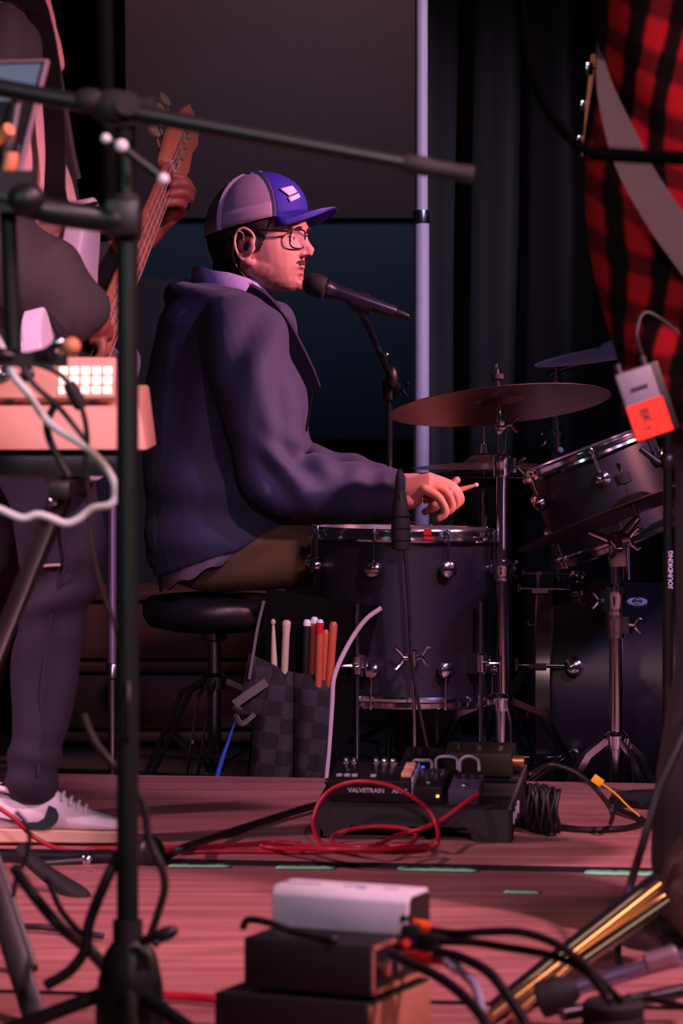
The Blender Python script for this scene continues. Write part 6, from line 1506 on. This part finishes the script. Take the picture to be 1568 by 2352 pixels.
cable('black_cable', [P(900, 2190, dB+.02), P(940, 2212, dB-.02), P(1000, 2240, dB-.06), P(1060, 2284, dB-.1), P(1110, 2340, dB-.14), P(1130, 2380, dB-.16)], .0066, M['cable'], 'black cable falling from the middle box to the bottom edge')
cable('black_cable', [P(1000, 2186, dB), P(1060, 2200, dB-.04), P(1120, 2232, dB-.08), P(1160, 2280, dB-.11), P(1200, 2340, dB-.14), P(1215, 2380, dB-.16)], .0066, M['cable'], 'thicker black cable curling behind the long red plug to the bottom edge')
cable('grey_cable', [P(1068, 2240, dB-.05), P(1090, 2262, dB-.08), P(1104, 2310, dB-.1), P(1112, 2380, dB-.12)], .0060, M['wcable'], 'grey lead dropping from the lilac plug sleeve')
# ---- stand parts lying at the right
t = thing('folded_stand', 'folded metal stand with bright gold-lit tubes lying at the right of the deck', 'stand', G(1300, 2260, 0))
M['goldm'] = mat('gold_lit_steel', (212, 168, 128), .3, .95)  # steel tinted gold to carry the warm highlight
MB().tube([G(1122, 2338, .012), G(1250, 2238, .03), P(1510, 2034, 4.98)], .0078, 14).build('tube', M['goldm'], t)
MB().tube([G(1180, 2330, .012), P(1310, 2212, 4.75), P(1520, 2060, 4.98)], .0066, 14).build('tube', M['goldm'], t)
MB().tube([P(1140, 2310, 4.58), P(1250, 2220, 4.72), P(1505, 2020, 5.02)], .0105, 14).build('tube', M['blackmetal'], t)
MB().tube([P(1330, 2210, 4.74), P(1525, 2075, 4.97)], .0105, 14).build('tube', M['blackmetal'], t)
MB().lathe(P(1212, 2264, 4.67), P(1260, 2230, 4.7)-P(1212, 2264, 4.67), [(.009, 0), (.0115, .002), (.0115, .02), (.009, .022)], 18).build('collar', M['goldm'], t)
t = thing('tripod_base', 'violet-grey tripod leg with black rubber foot lying at the bottom right', 'stand', G(1400, 2350, 0))
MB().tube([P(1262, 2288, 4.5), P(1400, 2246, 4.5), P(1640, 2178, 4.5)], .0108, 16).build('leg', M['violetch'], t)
MB().lathe(P(1232, 2300, 4.5), P(1300, 2278, 4.5)-P(1232, 2300, 4.5), [(.012, 0), (.024, .004), (.025, .03), (.016, .05), (.0115, .056)], 22).build('rubber_foot', M['rubber'], t, ang=50)
MB().tube([P(1290, 2330, 4.42), P(1600, 2270, 4.5)], .0095, 14).build('leg', M['blackmetal'], t)
MB().lathe(P(1480, 2214, 4.46), P(1560, 2190, 4.46)-P(1480, 2214, 4.46), [(.010, 0), (.0135, .003), (.0135, .04), (.010, .044)], 16).build('label_sleeve', M['alu'], t)
t = thing('weighted_base', 'black ribbed cylindrical stand weight at the bottom right edge', 'weight', G(1410, 2400, 0))
MB().lathe(P(1408, 2420, 4.38), (0, 0, 1), [(.036, 0), (.0395, .004), (.0395, .02), (.037, .023), (.0395, .026), (.0395, .045), (.037, .048), (.0395, .051), (.0395, .062), (.034, .068), (.015, .069)], 36).build('weight', M['rubber'], t, ang=40)
MB().lathe(P(1190, 2450, 4.36), (0, 0, 1), [(.09, 0), (.10, .006), (.098, .018), (.05, .036), (.02, .05)], 40).build('foot_plate', M['blackmetal'], t, ang=40)
cable('black_cable', [P(1440, 2290, 4.4), P(1490, 2292, 4.4), P(1540, 2305, 4.38), P(1600, 2320, 4.36)], .0052, M['cable'], 'thin black cable leaving the ribbed stand weight')
# ---- stand and cables lying at the left
t = thing('microphone_stand', 'black stand lying flat on the deck joint behind the boom stand pole', 'stand', G(200, 1990, 0))
dl = G(0, 1990).y
MB().tube([P(-60, 1963, dl+.06), P(200, 1968, dl+.06), P(350, 1968, dl+.06)], .0118, 16).build('tube', M['violetblk'] if 'violetblk' in M else M['blackmetal'], t)
MB().tube([P(70, 1985, dl+.03), P(210, 1974, dl+.05)], .009, 14).build('tube', M['blackmetal'], t)
MB().lathe(P(192, 1974, dl+.05), Vector((1, 0, 0)), [(.0125, 0), (.0135, .002), (.0135, .010), (.0125, .012)], 18).build('collar', M['chrome'], t)
b = MB().ell(P(345, 1962, dl+.04), (.026, .022, .032)); b.box(P(318, 1972, dl+.04), (.04, .03, .03)); b.build('clutch', M['black'], t, ang=50)
MB().tube(cat([P(48, 1950, dl-.2), P(70, 1975, dl-.22), P(115, 2012, dl-.26), P(170, 2050, dl-.3), P(186, 2062, dl-.31)], 5), [.012, .0125, .014, .0165, .0165], 16).ell(P(186, 2062, dl-.31), .0165).build('rubber_grip', M['rubber'], t, ang=60)
for dy in (0, 16): MB().tube([P(128, 2022+dy*.6, dl-.06), P(212, 2004+dy, dl-.04)], .0030, 8).build('brace', M['chrome'], t)
MB().tube([P(84, 2058, dl-.2), P(128, 2046, dl-.18)], .004, 8).build('brace', M['chrome'], t)
F1 = 4.35
cable('black_cable', [P(200, 1068, 5.2), P(208, 1220, 4.95), P(230, 1340, 4.72), P(262, 1430, 4.5), P(286, 1500, 4.33), P(294, 1580, GS-.0172), P(294, 1700, GS-.0172)], .0036, M['cable'], 'black cable slanting down to the boom stand pole under the keyboard')
cable('black_cable', [P(190, 1640, F1), P(215, 1700, F1), P(262, 1760, F1), P(300, 1800, F1-.03), P(330, 1850, F1-.03), P(342, 1930, F1-.03), P(370, 1990, F1-.03), P(378, 2040, F1-.03), P(362, 2100, F1-.03), P(345, 2150, F1-.03)], .0050, M['cable'], 'black cable winding round the boom stand pole above its hub')
cable('black_cable', [P(30, 1990, F1), P(80, 2060, F1), P(140, 2130, F1-.02), P(210, 2190, F1+.04), P(300, 2290, F1+.09), P(360, 2340, F1+.1), P(420, 2370, F1+.1)], .0072, M['cable'], 'thick black cable falling from the keyboard side past the tripod hub')
cable('black_cable', [P(275, 1960, F1-.05), P(240, 2030, F1-.06), P(205, 2120, F1-.06), P(196, 2180, F1-.06), P(160, 2230, F1-.06), P(104, 2264, F1-.06)], .0072, M['cable'], 'black cable curving down left of the boom stand pole')
cable('black_cable', [G(40, 2128, .006), G(100, 2130, .006), G(170, 2140, .006), G(235, 2150, .006)], .0050, M['cable'], 'thin black cable lying flat on the bright deck at the left')
cable('black_cable', [P(110, 2020, F1+.3), P(140, 2090, F1+.2), P(190, 2150, F1+.1), P(230, 2200, F1+.08), P(260, 2240, F1+.07)], .0044, M['cable'], 'thin black cable crossing the curving one left of the hub')
cable('black_cable', [P(36, 1864, F1+.1), P(58, 1890, F1+.1), P(68, 1925, F1+.1), P(60, 1970, F1+.1), P(40, 2010, F1+.1), P(30, 2060, F1+.1)], .0032, M['cable'], 'thin black lead looping in front of the white shoe')
cable('red_cable', [G(372, 2286, .006), G(440, 2290, .006), G(500, 2296, .006)], .0062, M['orangec'] if 'orangec' in M else M['redcable'], 'short length of red cable behind the black boxes')
# ---- pale cable round the keyboard and small leads
M['palec'] = mat('pale_green_cable', (196, 206, 204), .5, var=.05, vs=40)
W_ = 4.45
cable('pale_cable', [P(-30, 740, W_), P(10, 810, W_), P(32, 864, W_), P(66, 905, W_), P(98, 954, W_), P(130, 985, W_), P(180, 1015, W_), P(212, 1040, W_), P(240, 1070, W_), P(262, 1108, W_), P(266, 1140, W_), P(250, 1160, W_), P(212, 1168, W_), P(180, 1192, W_), P(150, 1202, W_), P(112, 1188, W_), P(84, 1182, W_), P(50, 1190, W_), P(0, 1170, W_), P(-60, 1150, W_)], .0050, M['palec'], 'thick pale cable looping in front of the keyboard', 8, n=10)
t = thing('cable_joiner', 'black barrel cable joiner hanging in front of the glowing buttons', 'connector', P(172, 905, W_))
MB().lathe(P(156, 878, W_), P(188, 938, W_)-P(156, 878, W_), [(.006, 0), (.0088, .004), (.0095, .012), (.0095, .032), (.007, .038)], 18).build('barrel', M['rubber'], t, ang=40)
cable('black_cable', [P(60, 830, W_), P(110, 845, W_), P(140, 862, W_), P(156, 878, W_)], .0036, M['cable'], 'thin black lead running from the tablet arm to the cable joiner')
cable('black_cable', [P(188, 938, W_), P(196, 970, W_), P(200, 1010, W_), P(196, 1050, W_), P(196, 1100, W_)], .0036, M['cable'], 'thin black lead hanging below the cable joiner')
cable('black_cable', [P(48, 838, W_+.02), P(80, 885, W_+.02), P(125, 925, W_+.02), P(160, 965, W_+.02), P(196, 1010, W_+.02)], .0036, M['cable'], 'thin black lead crossing the keyboard front diagonally')
cable('black_cable', [P(128, 926, W_+.03), P(112, 960, W_+.03), P(108, 985, W_+.03), P(118, 1020, W_+.03), P(138, 1060, W_+.03), P(160, 1098, W_+.03)], .0050, M['cable'], 'black cable dropping behind the thick pale cable')
b = MB().box(P(60, 826, GS+.02), (.10, .03, .018)).tube([P(-20, 812, GS+.0), P(60, 826, GS+.02), P(120, 812, GS+.0)], .009, 10); b.build('lower_clamp', M['black'], gs, ang=40)
for x, y, m_ in ((136, 787, 'chrome'), (165, 795, 'maple')): MB().ell(P(x, y, GS), .0085 if m_ == 'chrome' else .011).cyl(P(x, y, GS), P(x-26, y+18, GS+.01), .005, 10).build('clamp_screw', M[m_], gs)
# ---- dark foreground boom and drooping cable at the upper right
t = thing('boom_arm_stand', 'dark out-of-focus boom arm crossing in front of the plaid shirt', 'stand', P(1620, 2400, 4.0))
MB().tube([P(1350, 352, 4.0), P(1480, 360, 4.0), P(1660, 366, 4.0)], .0085, 14).build('boom_arm', M['dullblk'], t)
MB().cyl((P(1650, 0, 4.0).x, 4.0, .02), P(1650, 340, 4.0), .011, 16).build('pole', M['blackmetal'], t)
MB().lathe((P(1650, 0, 4.0).x, 4.0, 0), (0, 0, 1), [(.11, 0), (.115, .004), (.11, .014), (.02, .024)], 36).build('round_base', M['blackmetal'], t)
cable('black_cable', [P(1196, -60, 4.0), P(1204, 60, 4.0), P(1216, 150, 4.0), P(1244, 225, 4.0), P(1285, 290, 4.0), P(1330, 335, 4.0), P(1372, 352, 4.0)], .0062, M['dullblk'], 'thick dark cable drooping from above to the dark boom arm')
